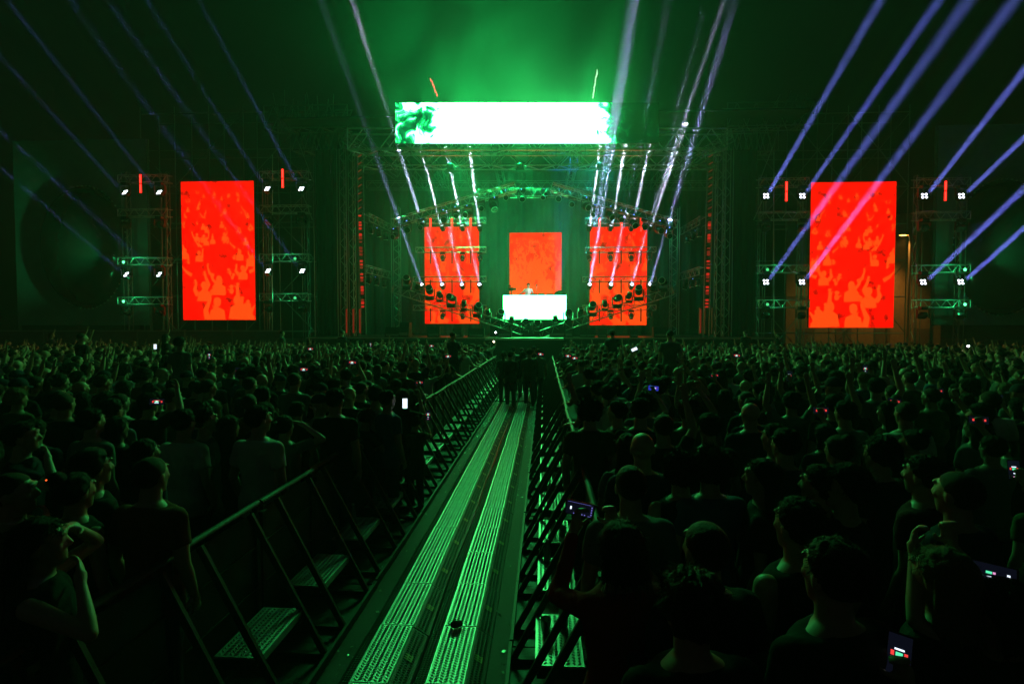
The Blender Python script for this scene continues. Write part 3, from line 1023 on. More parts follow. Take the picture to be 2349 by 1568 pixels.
MB().box((-w / 2 - .1, -.2, a.z + .004), (w / 2 + .1, .4, a.z + .2)).build('cornice', WOODY, root)

# ---- coloured washes from the stage
WASH = [(1600 + 130 * k, 470, 30.6, (-.25 + .08 * k, -.1, 1), 3200 * (1 - .16 * abs(k - 2.8)), (.005, 1.0, .17), 128, f'green wash lamp on the roof, {ORD[k]} counted from the left') for k in range(7)]
WASH += [(1800, 655, 30.2, (.1, .25, -1), 3600, (.01, 1.0, .22), 150, 'green wash lamp under the roof left of centre'),  # three under-roof lamps added to stand in for spill from the banner screen
         (2080, 655, 30.2, (0, .25, -1), 4200, (.01, 1.0, .22), 150, 'green wash lamp under the roof at the centre'),
         (2400, 655, 30.2, (-.1, .25, -1), 1800, (.01, .7, .6), 150, 'green wash lamp under the roof right of centre'),
         (1850, 1250, 33.9, (.22, .12, 1), 1500, (.02, 1.0, .25), 95, 'green wash lamp behind the left stage screen'),
         (2420, 1250, 33.9, (-.2, .12, 1), 900, (.02, 1.0, .3), 95, 'green wash lamp behind the right stage screen'),
         (2230, 1255, 31.8, (.05, .02, 1), 15000, (.02, .25, 1.0), 15, 'blue wash lamp on the riser right of the performer'),
         (2560, 470, 30.5, (.25, -.3, 1), 500, (.02, .4, .8), 40, 'teal wash lamp on the roof right of centre')]
for i, (px, py, Y, d, pw, col, ang, lb) in enumerate(WASH):
    p = atp(px, py, Y)
    wl = empty('wash_light', p, lb, 'stage light', 'wash lamps')
    MB().loft([((0, 0, -.3), .2, .2), ((0, 0, -.05), .2, .2), ((0, 0, 0), .17, .17)], 14).build('housing', BLACKM, wl)
    MB().box((-.26, -.05, -.36), (.26, .05, -.31)).build('base', BLACKM, wl)
    if ang > 160:
        pl = bpy.data.lights.new('wash_light_source', 'POINT')
        pl.energy, pl.color, pl.shadow_soft_size = pw * WASH_GAIN, col, .3
        po = bpy.data.objects.new('wash_light_source', pl)
        COL.objects.link(po)
        po.location = p + Vector((0, 0, .45))
    else:
        spot('wash_light_source', p + Vector((0, 0, .1)), d, pw * WASH_GAIN, col, ang, 1.0, .2)
# white key on the performer
p = atp(2160, 790, 28.6)
DJ = atp(2113, 1150, 31.0)


# ---- two streamers above the banner, their lit look put into emission
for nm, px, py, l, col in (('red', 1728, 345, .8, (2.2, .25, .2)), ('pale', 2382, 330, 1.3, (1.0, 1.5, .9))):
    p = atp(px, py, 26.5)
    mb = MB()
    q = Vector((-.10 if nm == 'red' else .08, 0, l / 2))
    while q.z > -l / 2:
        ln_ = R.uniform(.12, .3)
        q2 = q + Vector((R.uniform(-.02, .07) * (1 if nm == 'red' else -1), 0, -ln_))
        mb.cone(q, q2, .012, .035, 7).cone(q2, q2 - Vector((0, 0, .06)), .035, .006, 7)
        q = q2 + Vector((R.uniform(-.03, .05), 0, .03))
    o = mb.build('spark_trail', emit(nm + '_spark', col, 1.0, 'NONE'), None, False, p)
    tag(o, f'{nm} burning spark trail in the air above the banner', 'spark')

# ================================================================== AISLE: barriers, cable ramps
SK = .018                                    # the aisle runs a touch to the right of the stage axis
SKA = -math.atan(SK)
UNIT = .95


def tread_bars(x0, x1, y0, y1, z, pitch=.034, ln=.030, wd=.008, hgt=.0035):
    """raised herringbone lozenges of tread plate"""
    mb = MB()
    ny = int((y1 - y0) / (pitch * .86))
    nx = int((x1 - x0) / pitch)
    for i in range(nx):
        for j in range(ny):
            cx, cy_ = x0 + (i + .5) * (x1 - x0) / nx, y0 + (j + .5) * (y1 - y0) / ny
            a = math.radians(33 if i % 2 else -33)
            ux, uy = math.cos(a), math.sin(a)
            px, py = -uy * wd / 2, ux * wd / 2
            hx, hy = ux * ln / 2, uy * ln / 2
            v = [(cx - hx, cy_ - hy, z), (cx + px, cy_ + py, z), (cx + hx, cy_ + hy, z), (cx - px, cy_ - py, z), (cx - hx * .4, cy_ - hy * .4, z + hgt), (cx + hx * .4, cy_ + hy * .4, z + hgt)]
            mb.add(v, [(0, 4, 1), (1, 4, 5), (1, 5, 2), (2, 5, 3), (3, 5, 4), (3, 4, 0)])
    return mb


def barrier_meshes():
    """unit centred on y=0; x=0 is the crowd-side sheet, +x the aisle side"""
    d = {}
    h = UNIT / 2 - .004
    d['panel'] = MB().box((-.012, -h + .04, .1), (.0, h - .04, 1.1)).mesh('panel', PANELM)
    d['post'] = MB().box((-.02, -.022, .03), (.022, .022, 1.14)).mesh('post', BARM)
    v, n = [], 9
    for y in (-h, h):
        for i in range(n):
            a = math.pi * (i / (n - 1))
            v.append((.0 - .030 * math.cos(a), y, 1.16 + .026 * math.sin(a)))
    d['top_rail'] = MB().add(v, [(i, i + 1, n + i + 1, n + i) for i in range(n - 1)] + [tuple(range(n))[::-1], tuple(range(n, 2 * n)), (n - 1, 0, n, 2 * n - 1)]).mesh('top_rail', BARM)
    st_ = MB()
    A, B = Vector((.045, 0, 1.135)), Vector((.635, 0, .03))
    dd = (B - A).normalized()
    nn = Vector((dd.z, 0, -dd.x))
    v = [p + nn * s * .024 + Vector((0, t * .013, 0)) for p in (A, B) for s in (-1, 1) for t in (-1, 1)]
    st_.add(v, [(0, 1, 3, 2), (4, 6, 7, 5), (0, 4, 5, 1), (2, 3, 7, 6), (0, 2, 6, 4), (1, 5, 7, 3)])
    d['strut'] = st_.mesh('strut', BARM)
    d['cross_rail'] = MB().box((.002, -h + .03, -.008), (.014, h - .03, .008)).mesh('cross_rail', BARM)
    d['step'] = MB().box((.13, -.30, .385), (.45, .30, .4)).box((.43, -.30, .345), (.45, .30, .384)).mesh('step', LIDM)
    d['tread_pattern'] = tread_bars(.14, .44, -.29, .29, .401, .034, .033, .011, .006).mesh('tread_pattern', BARSM)
    d['step_bracket'] = MB().box((.12, -.012, .30), (.44, .012, .383)).mesh('step_bracket', BARM)
    d['base_plate'] = MB().box((.02, -h, .006), (.64, h, .024)).mesh('base_plate', RUBBER)
    d['base_rail'] = MB().box((.642, -h, .006), (.668, h, .075)).mesh('base_rail', BARM)
    d['foot_bar'] = MB().box((.0, -.02, .026), (.64, .02, .062)).mesh('foot_bar', BARM)
    cl = MB().box((-.05, -.03, 1.06), (.06, .03, 1.1))
    for k in range(3):
        cl.cone((.02 + .025 * k - .05, -.05 + .03 * k, 1.02), (.02 + .025 * k - .05, -.05 + .03 * k, 1.06), .012, .012, 6)
    d['clamp'] = cl.mesh('clamp', BARM)
    return d


BM = barrier_meshes()
PL = lambda Y: -2.24 + SK * (Y - 4.5)
PR = lambda Y: .475 + SK * (Y - 4.5)
NU = 25
for side, PX, sg in (('left', PL, 1), ('right', PR, -1)):
    for k in range(NU):
        Y = 4.51 + UNIT * (k - 3)
        root = empty('crowd_barrier', (PX(Y), Y, 0), f'steel crowd barrier with step, {side} of the aisle, {ORD[k]} from the near end', 'barrier', f'barriers {side} of the aisle')
        root.rotation_euler = (R.uniform(-.004, .004), R.uniform(-.01, .01), SKA + R.uniform(-.008, .008))
        root.scale = (sg, 1, 1)
        link('panel', BM['panel'], root)
        link('top_rail', BM['top_rail'], root)
        link('base_plate', BM['base_plate'], root)
        link('base_rail', BM['base_rail'], root)
        link('clamp', BM['clamp'], root, (0, UNIT / 2, 0))
        for s in (-1, 1):
            link('post', BM['post'], root, (0, s * .44, 0))
            link('strut', BM['strut'], root, (0, s * .29, 0))
            link('foot_bar', BM['foot_bar'], root, (0, s * .29, 0))
            link('step_bracket', BM['step_bracket'], root, (0, s * .27, 0))
        for z in (.48, .82):
            link('cross_rail', BM['cross_rail'], root, (0, 0, z))
        sp = link('step', BM['step'], root)
        if k < 16:
            t = link('tread_pattern', BM['tread_pattern'], sp)
            t['kind'] = 'stuff'

# cable ramps: two runs of hinged sections
SEC = .70


def ramp_meshes():
    d = {}
    h = SEC / 2 - .003
    # profile across x (centre of the lid at 0)
    prof = [(-.265, .0), (-.26, .012), (-.14, .082), (.14, .082), (.26, .012), (.265, .0)]
    v = [(x, y, z) for y in (-h, h) for x, z in prof]
    n = len(prof)
    d['ramp_body'] = MB().add(v, [(i, i + 1, n + i + 1, n + i)[::-1] for i in range(n - 1)] + [tuple(range(n)), tuple(range(n, 2 * n))[::-1], (0, n, 2 * n - 1, n - 1)]).mesh('ramp_body', RUBBER)
    d['lid'] = MB().box((-.13, -h + .004, .084), (.13, h - .004, .096)).mesh('lid', LIDM)
    d['tread_pattern'] = tread_bars(-.126, .126, -h + .01, h - .01, .0965, .0325, .043, .0125, .007).mesh('tread_pattern', BARSM)
    rg = MB()
    for s in (-1, 1):
        for i in range(26):
            y = -h + .02 + i * (SEC - .04) / 26
            for t in (.2, .45, .7):
                x = s * (.145 + .115 * t)
                z = .082 - .07 * t + .004
                rg.add([(x - .014, y, z + .006 * s), (x + .014, y, z - .006 * s), (x + .014, y + .009, z - .006 * s), (x - .014, y + .009, z + .006 * s), (x, y + .0045, z + .006)],
                       [(0, 1, 4), (1, 2, 4), (2, 3, 4), (3, 0, 4)])
    d['ramp_ribs'] = rg.mesh('ramp_ribs', RUBBER)
    d['inlay'] = MB().add([(.165, -.035, .0755), (.222, -.035, .042), (.222, .035, .042), (.165, .035, .0755)], [(0, 1, 2, 3)]).mesh('inlay', REFLM)
    d['hinge_edge'] = MB().box((-.139, -h, .083), (-.132, h, .0985)).mesh('hinge_edge', ALU)
    return d


RM = ramp_meshes()
for run, x0 in (('left', -1.155), ('right', -.625)):
    for k in range(24):
        Y = 3.12 + SEC * k + (.0 if run == 'left' else .01)
        root = empty('cable_ramp', (x0 + SK * (Y - 3.7) + R.uniform(-.004, .004), Y, .004), f'black cable ramp with steel tread lid, {run} run, {ORD[k]} from the near end', 'cable ramp', f'cable ramps {run} run')
        root.rotation_euler = (0, 0, SKA + R.uniform(-.006, .006))
        link('ramp_body', RM['ramp_body'], root)
        l = link('lid', RM['lid'], root, (0, 0, R.uniform(0, .003)), (R.uniform(-.003, .003), R.uniform(-.006, .006), 0))
        link('hinge_edge', RM['hinge_edge'], root)
        t = link('tread_pattern', RM['tread_pattern'], l)
        t['kind'] = 'stuff'
        t = link('ramp_ribs', RM['ramp_ribs'], root)
        t['kind'] = 'stuff'
        link('inlay', RM['inlay'], root)
# the cable lying in the gap between the runs
pts = [(-.885 + SK * (y - 3.7) + .012 * math.sin(y * 2.1), y, .018) for y in np.arange(2.4, 21, .35)]
o = MB().tube(pts, .013, 7).build('power_cable', BLACKG)
tag(o, 'black power cable lying between the two cable ramp runs', 'cable')
pts = [(-1.72 + 1.9 * t, 17.3 - .5 * math.sin(t * 3), .02 + (.1 if .2 < t < .8 else .0)) for t in np.linspace(0, 1, 14)]
o = MB().tube(pts, .02, 7).build('power_cable', BLACKG)
tag(o, 'loose cable crossing the aisle in front of the standing crew', 'cable')

# litter: bottles and cups on the steps, confetti on the floor
bt = MB().loft([((0, 0, 0), .03, .03), ((0, 0, .01), .034, .034), ((0, 0, .13), .034, .034), ((0, 0, .165), .02, .02), ((0, 0, .19), .012, .012), ((0, 0, .205), .012, .012)], 14).mesh('bottle_body', CLEAR, True)
cap = MB().cone((0, 0, .2055), (0, 0, .22), .0145, .0145, 12).mesh('cap', SHIRTC['white'])
cup = MB().loft([((0, 0, 0), .028, .028), ((0, 0, .1), .04, .04), ((0, 0, .102), .043, .043), ((0, 0, .106), .041, .041), ((0, 0, .1), .038, .038), ((0, 0, .01), .026, .026)], 14).mesh('cup_body', CLEAR, True)
spots_ = [('r', 1, .3, -.1, 'b'), ('r', 2, .25, .15, 'b'), ('r', 2, .38, .05, 'c'), ('r', 3, .3, -.2, 'b'), ('r', 3, .22, .1, 'c'), ('r', 3, .36, .2, 'b'), ('r', 4, .3, .0, 'b'), ('r', 4, .2, -.15, 'c'),
          ('r', 5, .32, .1, 'b'), ('r', 6, .25, -.1, 'c'), ('l', 4, .2, .1, 'b'), ('l', 5, .25, -.1, 'c'), ('l', 9, .25, .1, 'b'), ('l', 11, .3, 0, 'b'), ('r', 8, .3, .0, 'b'), ('r', 10, .3, .1, 'c')]
seen = {}
for s, k, lx, ly, kd in spots_:
    Y = 4.51 + UNIT * (k - 3)
    sg, PX = (1, PL) if s == 'l' else (-1, PR)
    nm = 'water_bottle' if kd == 'b' else 'plastic_cup'
    key = (s, k, kd)
    seen[key] = seen.get(key, 0) + 1
    root = empty(nm, (PX(Y + ly) + sg * lx, Y + ly, .406), f'clear plastic {"bottle" if kd == "b" else "cup"} {"farther along " if seen[key] > 1 else ""}on the step of {ORD[k]} {"left" if s == "l" else "right"} barrier', 'bottle' if kd == 'b' else 'cup')
    link('bottle_body' if kd == 'b' else 'cup_body', bt if kd == 'b' else cup, root)
    if kd == 'b':
        link('cap', cap, root)
mb = MB()
for i in range(900):
    far = R.random() < .93
    y = R.triangular(10.5, 18.5, 16.5) if far else R.uniform(3.5, 11)
    x = R.choice((R.uniform(-1.58, -1.42), R.uniform(-.36, -.2), R.uniform(-1.6, -.15))) + SK * (y - 3.7)
    xr = x - SK * (y - 3.7)
    dx = min(abs(xr + 1.155), abs(xr + .625))
    z = .008 if dx > .27 else (.1085 if dx < .14 else .09 - (dx - .14) * .6)
    a, r_ = R.uniform(0, 6.28), R.uniform(.006, .022)
    t = R.uniform(-.5, .5)
    v = [(x + r_ * math.cos(a + j * math.pi / 2) * (1 if j % 2 else .5), y + r_ * math.sin(a + j * math.pi / 2), z + (r_ * t * (1 if j < 2 else -1) if True else 0) + abs(r_ * t)) for j in range(4)]
    mb.add(v, [(0, 1, 2, 3)])
CONF = pbr('foil_confetti', (.32, .31, .27), .35, .6, .4, 40)
o = mb.build('confetti', CONF)
tag(o, 'scraps of confetti and litter scattered along the aisle floor', kind='stuff')
mb = MB().ball((0, 0, .035), (.045, .035, .03), 10, 7).ball((.03, .02, .03), (.03, .03, .025), 8, 6)
p = atp(1822, 2500, 4.2)
o = mb.build('crumpled_glove', CLOTHB, None, True, (at_z(1822 / K, 2512 / K, .1).x, at_z(1822 / K, 2512 / K, .1).y, .101))
tag(o, 'small crumpled black rag on the right cable ramp lid', 'rag')

# ================================================================== PEOPLE


TMP = bpy.data.scenes.new('mesh_workshop')


def evaluated(o):
    TMP.collection.objects.link(o)
    vl = TMP.view_layers[0]
    vl.update()
    dg = vl.depsgraph
    dg.update()
    out = bpy.data.meshes.new_from_object(o.evaluated_get(dg))
    bpy.data.objects.remove(o)
    return out


def remesh(mb, voxel, name, mat, ratio=.4, smooth=5, fac=.5):
    """weld overlapping closed pieces into one continuous surface"""
    me = mb.mesh('tmp', None)
    o = bpy.data.objects.new('tmp', me)
    r = o.modifiers.new('r', 'REMESH')
    r.mode, r.voxel_size = 'VOXEL', voxel
    sm = o.modifiers.new('s', 'SMOOTH')
    sm.factor, sm.iterations = fac, smooth
    if ratio < 1:
        d = o.modifiers.new('d', 'DECIMATE')
        d.ratio = ratio
    out = evaluated(o)
    out.name = name
    out.materials.clear()
    out.materials.append(mat)
    out.polygons.foreach_set('use_smooth', [True] * len(out.polygons))
    bpy.data.meshes.remove(me)
    return out


NECK = Vector((0, -.005, 1.50))
PIV = Matrix.Translation(NECK)


def head_matrix(yaw=0, pitch=0, roll=0):
    return PIV @ Matrix.Scale(1.05, 4) @ Euler((math.radians(pitch), math.radians(roll), math.radians(yaw)), 'XYZ').to_matrix().to_4x4() @ PIV.inverted()


def hand(mb, wrist, d, palm, kind, side):
    """palm, four unequal fingers and a thumb; d = finger direction, palm = palm normal"""
    d = Vector(d).normalized()
    palm = Vector(palm)
    palm = (palm - d * palm.dot(d)).normalized()
    w = d.cross(palm).normalized() * side
    M = Matrix((w, d, palm)).transposed()
    w0 = Vector(wrist)
    mb.ball(w0 + d * .05, (.038, .052, .017), 12, 8, M)
    mb.cone(w0 - d * .01, w0 + d * .04, .026, .03, 10)
    curl = {'open': .15, 'relax': .55, 'grip': 1.15, 'fist': 1.6}[kind]
    for k, (off, ln) in enumerate(((-.029, .068), (-.01, .077), (.010, .072), (.028, .056))):
        p = w0 + d * .09 + w * off
        dirn = (d + w * off * (2.2 if kind == 'open' else .5)).normalized()
        ang = 0
        for s, (f, r) in enumerate(((.45, .0095), (.32, .0088), (.23, .0078))):
            ang += curl * (.5 if s == 0 else .75)
            dv = dirn * math.cos(ang) + palm * math.sin(ang)
            q = p + dv * ln * f
            mb.cone(p, q, r, r * .95, 8)
            mb.ball(q, r * .95, 8, 6)
            p = q
    p = w0 + d * .025 - w * .03
    t1 = p + (d * .6 - w * .75 + palm * .35).normalized() * .045
    t2 = t1 + (d * .85 - w * .25 + palm * (.3 + curl * .3)).normalized() * .035
    mb.cone(p, t1, .0135, .0115, 8).ball(t1, .0115, 8, 6).cone(t1, t2, .0112, .009, 8).ball(t2, .009, 8, 6)


def limb(mb, pts, rs, n=12):
    for (a, ra), (b, rb) in zip(zip(pts, rs), list(zip(pts, rs))[1:]):
        mb.cone(a, b, ra, rb, n)
        mb.ball(b, rb, n, 8)
    mb.ball(pts[0], rs[0], n, 8)


# arm poses: elbow and wrist for the right side (x > 0), mirrored for the left; finger direction, palm normal, hand kind
ARM = {
    'down': ((.245, -.03, 1.13), (.235, .06, .90), (0, .25, -1), (-1, 0, 0), 'relax'),
    'front': ((.25, .05, 1.15), (.06, .24, 1.12), (-1, .2, .05), (0, -1, 0), 'relax'),
    'phone': ((.25, .20, 1.36), (.115, .34, 1.62), (-.25, .15, 1), (-.5, -.8, 0), 'grip'),
    'phonehi': ((.27, .16, 1.56), (.125, .27, 1.80), (-.2, .15, 1), (-.5, -.8, 0), 'grip'),
    'up': ((.29, .06, 1.62), (.24, .14, 1.87), (-.1, .12, 1), (0, 1, 0), 'open'),
    'upwide': ((.40, .08, 1.54), (.48, .16, 1.78), (.1, .12, 1), (0, 1, 0), 'open'),
    'fist': ((.30, .10, 1.58), (.21, .20, 1.83), (0, .1, 1), (0, 1, 0), 'fist'),
    'mouth': ((.30, .24, 1.28), (.10, .17, 1.47), (-.6, -.1, .5), (-.2, -1, 0), 'relax'),
    'headhand': ((.36, .16, 1.50), (.17, .10, 1.66), (-.8, -.2, .4), (-.6, -.2, 0), 'relax'),
    'rail': ((.29, .12, 1.17), (.22, .36, 1.13), (-.1, 1, -.1), (0, 0, -1), 'grip'),
    'reach': ((.36, .20, 1.25), (.55, .42, 1.20), (.7, .7, -.1), (0, 0, -1), 'relax'),
}


def arm_points(name, side):
    e, w, d, pn, kd = ARM[name]
    f = lambda p: Vector((p[0] * side, p[1], p[2]))
    return f(e), f(w), f(d), f(pn), kd


def torso_rings(fem, grow=0.0, low=.86):
    k = .92 if fem else 1.0
    R_ = [(.86, .168 if fem else .165, .118, 0), (.95, .172 if fem else .162, .115, 0), (1.06, .135 if fem else .148, .1, .004), (1.18, .145, .108, .006), (1.30, .165 * k + .006, .118, .004),
          (1.38, .182 * k, .108, -.006), (1.43, .178 * k, .092, -.012), (1.465, .125 * k, .075, -.012), (1.50, .068, .062, -.008)]
    return [((0, y, z), rx + grow, ry + grow) for z, rx, ry, y in R_ if z >= low]


def body_mesh(name, fem, arms, yaw=0, pitch=0, roll=0, skin=None, voxel=.0085, ratio=.35):
    mb = MB()
    mb.loft(torso_rings(fem), 22)
    H = head_matrix(yaw, pitch, roll)
    h = MB()
    h.loft([((0, -.012, 1.46), .064, .062), ((0, -.006, 1.50), .056 if fem else .06, .058), ((0, .0, 1.56), .053 if fem else .058, .057), ((0, .006, 1.60), .05, .05)], 18)
    h.ball((0, -.006, 1.665), (.076, .096, .087), 22, 16)
    h.loft([((0, .06, 1.535), .022, .022), ((0, .048, 1.545), .04, .042), ((0, .032, 1.575), .055, .062), ((0, .02, 1.62), .066, .078), ((0, .012, 1.67), .072, .085)], 20)
    h.ball((0, .088, 1.69), (.05, .014, .014), 12, 8)                       # brow
    h.cone((0, .088, 1.672), (0, .112, 1.628), .009, .0135, 8).ball((0, .108, 1.627), (.016, .013, .011), 10, 8)   # nose
    for s in (-1, 1):
        h.ball((s * .031, .083, 1.663), (.014, .011, .009), 10, 8)           # eye
        h.ball((s * .04, .072, 1.632), (.02, .018, .02), 10, 8)              # cheek
        h.ball((s * .078, -.004, 1.635), (.010, .021, .033), 10, 8)          # ear
    h.ball((0, .088, 1.593), (.023, .012, .0075), 12, 8).ball((0, .087, 1.580), (.020, .012, .008), 12, 8).ball((0, .075, 1.548), (.02, .018, .014), 10, 8)
    mb.add([H @ Vector(p) for p in h.v], h.f)
    for side, a in ((1, arms[0]), (-1, arms[1])):
        e, w, d, pn, kd = arm_points(a, side)
        sh = Vector((side * (.165 if fem else .178), -.008, 1.405 + (.03 if e.z > 1.4 else 0)))
        k = .85 if fem else 1.0
        mid = e.lerp(w, .28)
        limb(mb, [sh, sh.lerp(e, .5), e, mid, w], [.058 * k, .05 * k, .04 * k, .042 * k, .026 * k])
        hand(mb, w, d, pn, kd, side)
    return remesh(mb, voxel, name, skin or SKINS[0], ratio, 3, .45)


def shirt_mesh(name, fem, arms, sleeve, mat, ratio=.35, voxel=.014):
    mb = MB()
    g = .02
    rg = torso_rings(fem, g, .86)
    rg = [((c[0], c[1], c[2] - (.06 if i == 0 else 0)), rx + (.012 if i < 2 else 0), ry + (.012 if i < 2 else 0)) for i, (c, rx, ry) in enumerate(rg)]
    c, rx, ry = rg[-1]
    rg[-1] = ((c[0], c[1], 1.487), .082, .078)
    mb.loft(rg, 24)
    if sleeve != 'none':
        for side, a in ((1, arms[0]), (-1, arms[1])):
            e, w, d, pn, kd = arm_points(a, side)
            k = .88 if fem else 1.0
            sh = Vector((side * (.165 if fem else .178), -.008, 1.40 + (.03 if e.z > 1.4 else 0)))
            mb.ball(sh, .073 * k, 12, 8)
            if sleeve == 'short':
                end = sh.lerp(e, .62)
                mb.cone(sh, end, .072 * k, .066 * k, 14)
            else:
                mb.cone(sh, e, .070 * k, .054 * k, 12).ball(e, .054 * k, 12, 8).cone(e, w.lerp(e, .06), .054 * k, .036 * k, 12)
    me = remesh(mb, voxel, name, mat, 1.0, 3, .5)
    # folds
    co = np.empty(len(me.vertices) * 3, dtype=np.float32)
    me.vertices.foreach_get('co', co)
    co = co.reshape(-1, 3)
    nr = np.array([v.normal for v in me.vertices], dtype=np.float32)
    s0 = (sum(map(ord, name)) % 17) * 3.1
    amp = np.array([noise.noise(Vector((p[0] * 9 + s0, p[1] * 9, p[2] * 5 + s0))) * .015 + noise.noise(Vector((p[0] * 24 + p[2] * 9, p[1] * 22, p[2] * 16 + s0))) * .006 for p in co], dtype=np.float32)
    amp = np.maximum(amp, -.004)
    co += nr * amp[:, None]
    me.vertices.foreach_set('co', co.ravel())
    me.update()
    return me


def trousers_mesh(name, fem, mat):
    mb = MB()
    mb.loft([((0, 0, .80), .17, .125), ((0, 0, .9), .178, .128), ((0, 0, .97), .165, .12)], 20)
    for s in (-1, 1):
        mb.loft([((s * .105, .02, .05), .062, .07), ((s * .1, .01, .3), .068, .072), ((s * .095, .005, .5), .075, .08), ((s * .088, 0, .75), .09, .105), ((s * .085, 0, .86), .092, .11)], 16)
    return remesh(mb, .022, name, mat, .5, 3)


SHOES = MB()
for s in (-1, 1):
    SHOES.loft([((s * .108, .06, .002), .046, .13), ((s * .108, .06, .025), .05, .135), ((s * .107, .05, .055), .044, .115), ((s * .106, .015, .085), .04, .07), ((s * .106, .0, .10), .042, .06)], 14)
SHOES = SHOES.mesh('shoes', SHOE, True)


def hair_mesh(style, mat, seed):
    """hair in head coordinates (unturned head); a scalp shell plus loose strands"""
    rr = random.Random(seed)
    mb = MB()
    cx = Vector((0, -.010, 1.668))
    th = {'buzz': .0015, 'short': .012, 'medium': .022, 'curly': .034, 'long': .018, 'pony': .012, 'bun': .012, 'bob': .022, 'side': .018}[style]
    n, m = 64, 36
    v, f = [], []
    amp, fr = {'curly': (.020, 34), 'medium': (.012, 22), 'short': (.007, 30), 'buzz': (.0012, 60)}.get(style, (.006, 20))
    for j in range(m + 1):
        t = -math.pi / 2 + math.pi * j / m
        for i in range(n):
            a = 2 * math.pi * i / n
            dr = Vector((math.cos(t) * math.cos(a), math.cos(t) * math.sin(a), math.sin(t)))
            p = Vector((dr.x * .078, dr.y * .098, dr.z * .089))
            front = dr.y
            # hairline: forehead high, ears, nape low
            line = -.97 if front < -.25 else (-.97 + (front + .25) * 1.5 if front < .12 else -.415 + (front - .12) * 1.85 if front < .5 else .288 + (front - .5) * .75)
            line += noise.noise(Vector((a * 3.1, seed, 2))) * .05
            cover = max(0.0, min(1.0, (dr.z - line) / .34))
            cover = cover * cover * (3 - 2 * cover)
            th2 = th * (1 + (.45 if style in ('short', 'medium', 'side') and dr.z > .5 else 0))
            if style in ('short', 'buzz') and dr.z < .45:
                th2 *= .35 + .65 * max(0, dr.z + .2) / .65
            th2 *= 1 - .72 * max(0.0, front) * (1 if dr.z < .75 else .5)
            if style == 'side':
                th2 *= 1 + .5 * dr.x
            # locks combed from the crown
            lock = abs(math.sin(a * (9 if style in ('medium', 'long', 'pony', 'bun', 'bob', 'side') else 13) + 4 * noise.noise(Vector((dr.x * 2 + seed, dr.y * 2, dr.z * 2))))) * math.cos(t)
            nz = noise.noise(Vector((dr.x * fr / 6 + seed, dr.y * fr / 6, dr.z * fr / 6))) * amp * 1.2 + noise.noise(Vector((dr.x * fr / 2 + seed, dr.y * fr / 2, dr.z * fr / 2))) * amp * .8 + (0 if style == 'buzz' else (lock - .5) * amp * .7)
            q = p + dr * ((th2 + nz) * cover + (.0025 if cover > .02 else -.008))
            v.append(cx + q)
    for j in range(m):
        for i in range(n):
            f.append((j * n + i, j * n + (i + 1) % n, (j + 1) * n + (i + 1) % n, (j + 1) * n + i))
    mb.add(v, f)

    def strand(p, d, ln, wd=.0016, grav=.3):
        q, dd = Vector(p), Vector(d).normalized()
        s = dd.cross(Vector((rr.uniform(-1, 1), rr.uniform(-1, 1), rr.uniform(-1, 1)))).normalized() * wd
        a, b = q + s, q - s
        pv = [a, b]
        for k in range(3):
            dd = (dd + Vector((rr.uniform(-.35, .35), rr.uniform(-.35, .35), rr.uniform(-.3, .3) - grav))).normalized()
            q = q + dd * ln / 3
            w2 = s * (1 - (k + 1) / 3.2)
            pv += [q + w2, q - w2]
        mb.add(pv, [(0, 1, 3, 2), (2, 3, 5, 4), (4, 5, 7, 6)])

    cnt = {'buzz': 0, 'short': 900, 'medium': 1100, 'curly': 1400, 'long': 700, 'pony': 500, 'bun': 500, 'bob': 700, 'side': 900}[style]
    for k in range(cnt):
        z = rr.uniform(-.1, 1)
        a = rr.uniform(0, 2 * math.pi)
        r_ = math.sqrt(1 - z * z)
        dr = Vector((r_ * math.cos(a), r_ * math.sin(a), z))
        if dr.y > .4 and z < .35:
            continue
        p = cx + Vector((dr.x * (.076 + th), dr.y * (.096 + th), dr.z * (.087 + th)))
        tang = Vector((-dr.x * .2, -dr.y * .2 - (.6 if style in ('pony', 'bun') else 0), -.6))
        lift = {'curly': 1.5, 'medium': .8, 'short': 1.1}.get(style, .35)
        strand(p, dr * lift + tang * .6 + Vector((rr.uniform(-.6, .6), rr.uniform(-.6, .6), rr.uniform(-.3, .5))), rr.uniform(.015, .035) if style == 'short' else rr.uniform(.025, .07),
               .0017, .1 if style in ('short', 'curly') else .35)
    if style in ('long', 'bob'):
        end = 1.27 if style == 'long' else 1.53
        pts, n2 = [], 26
        v, f = [], []
        lev = 14
        for j in range(lev + 1):
            t = j / lev
            z = 1.70 + (end - 1.70) * t
            rx = .088 + .03 * math.sin(t * 2.2) if style == 'long' else .092 + .012 * t
            ry = .075 * (1 - .35 * t)
            for i in range(n2):
                a = math.pi * .93 + math.pi * 1.14 * i / (n2 - 1)
                nz = noise.noise(Vector((i * .9 + seed, j * .25, seed))) * .012
                v.append((math.cos(a) * (rx + nz), -.035 + math.sin(a) * (ry + nz) - .03 * t, z + (rr.uniform(-.03, .02) if j == lev else 0)))
        f = [(j * n2 + i, j * n2 + i + 1, (j + 1) * n2 + i + 1, (j + 1) * n2 + i) for j in range(lev) for i in range(n2 - 1)]
        mb.add(v, f)
        v2 = [(x * .8, y * .55 - .01, z) for x, y, z in v]
        mb.add(v2, [q[::-1] for q in f])
        for k in range(260):
            a = math.pi + math.pi * rr.random()
            z = rr.uniform(end, 1.66)
            strand((math.cos(a) * .1, -.05 + math.sin(a) * .075, z), (math.cos(a) * .5, math.sin(a) * .5, -1), rr.uniform(.05, .12), .0018, .6)
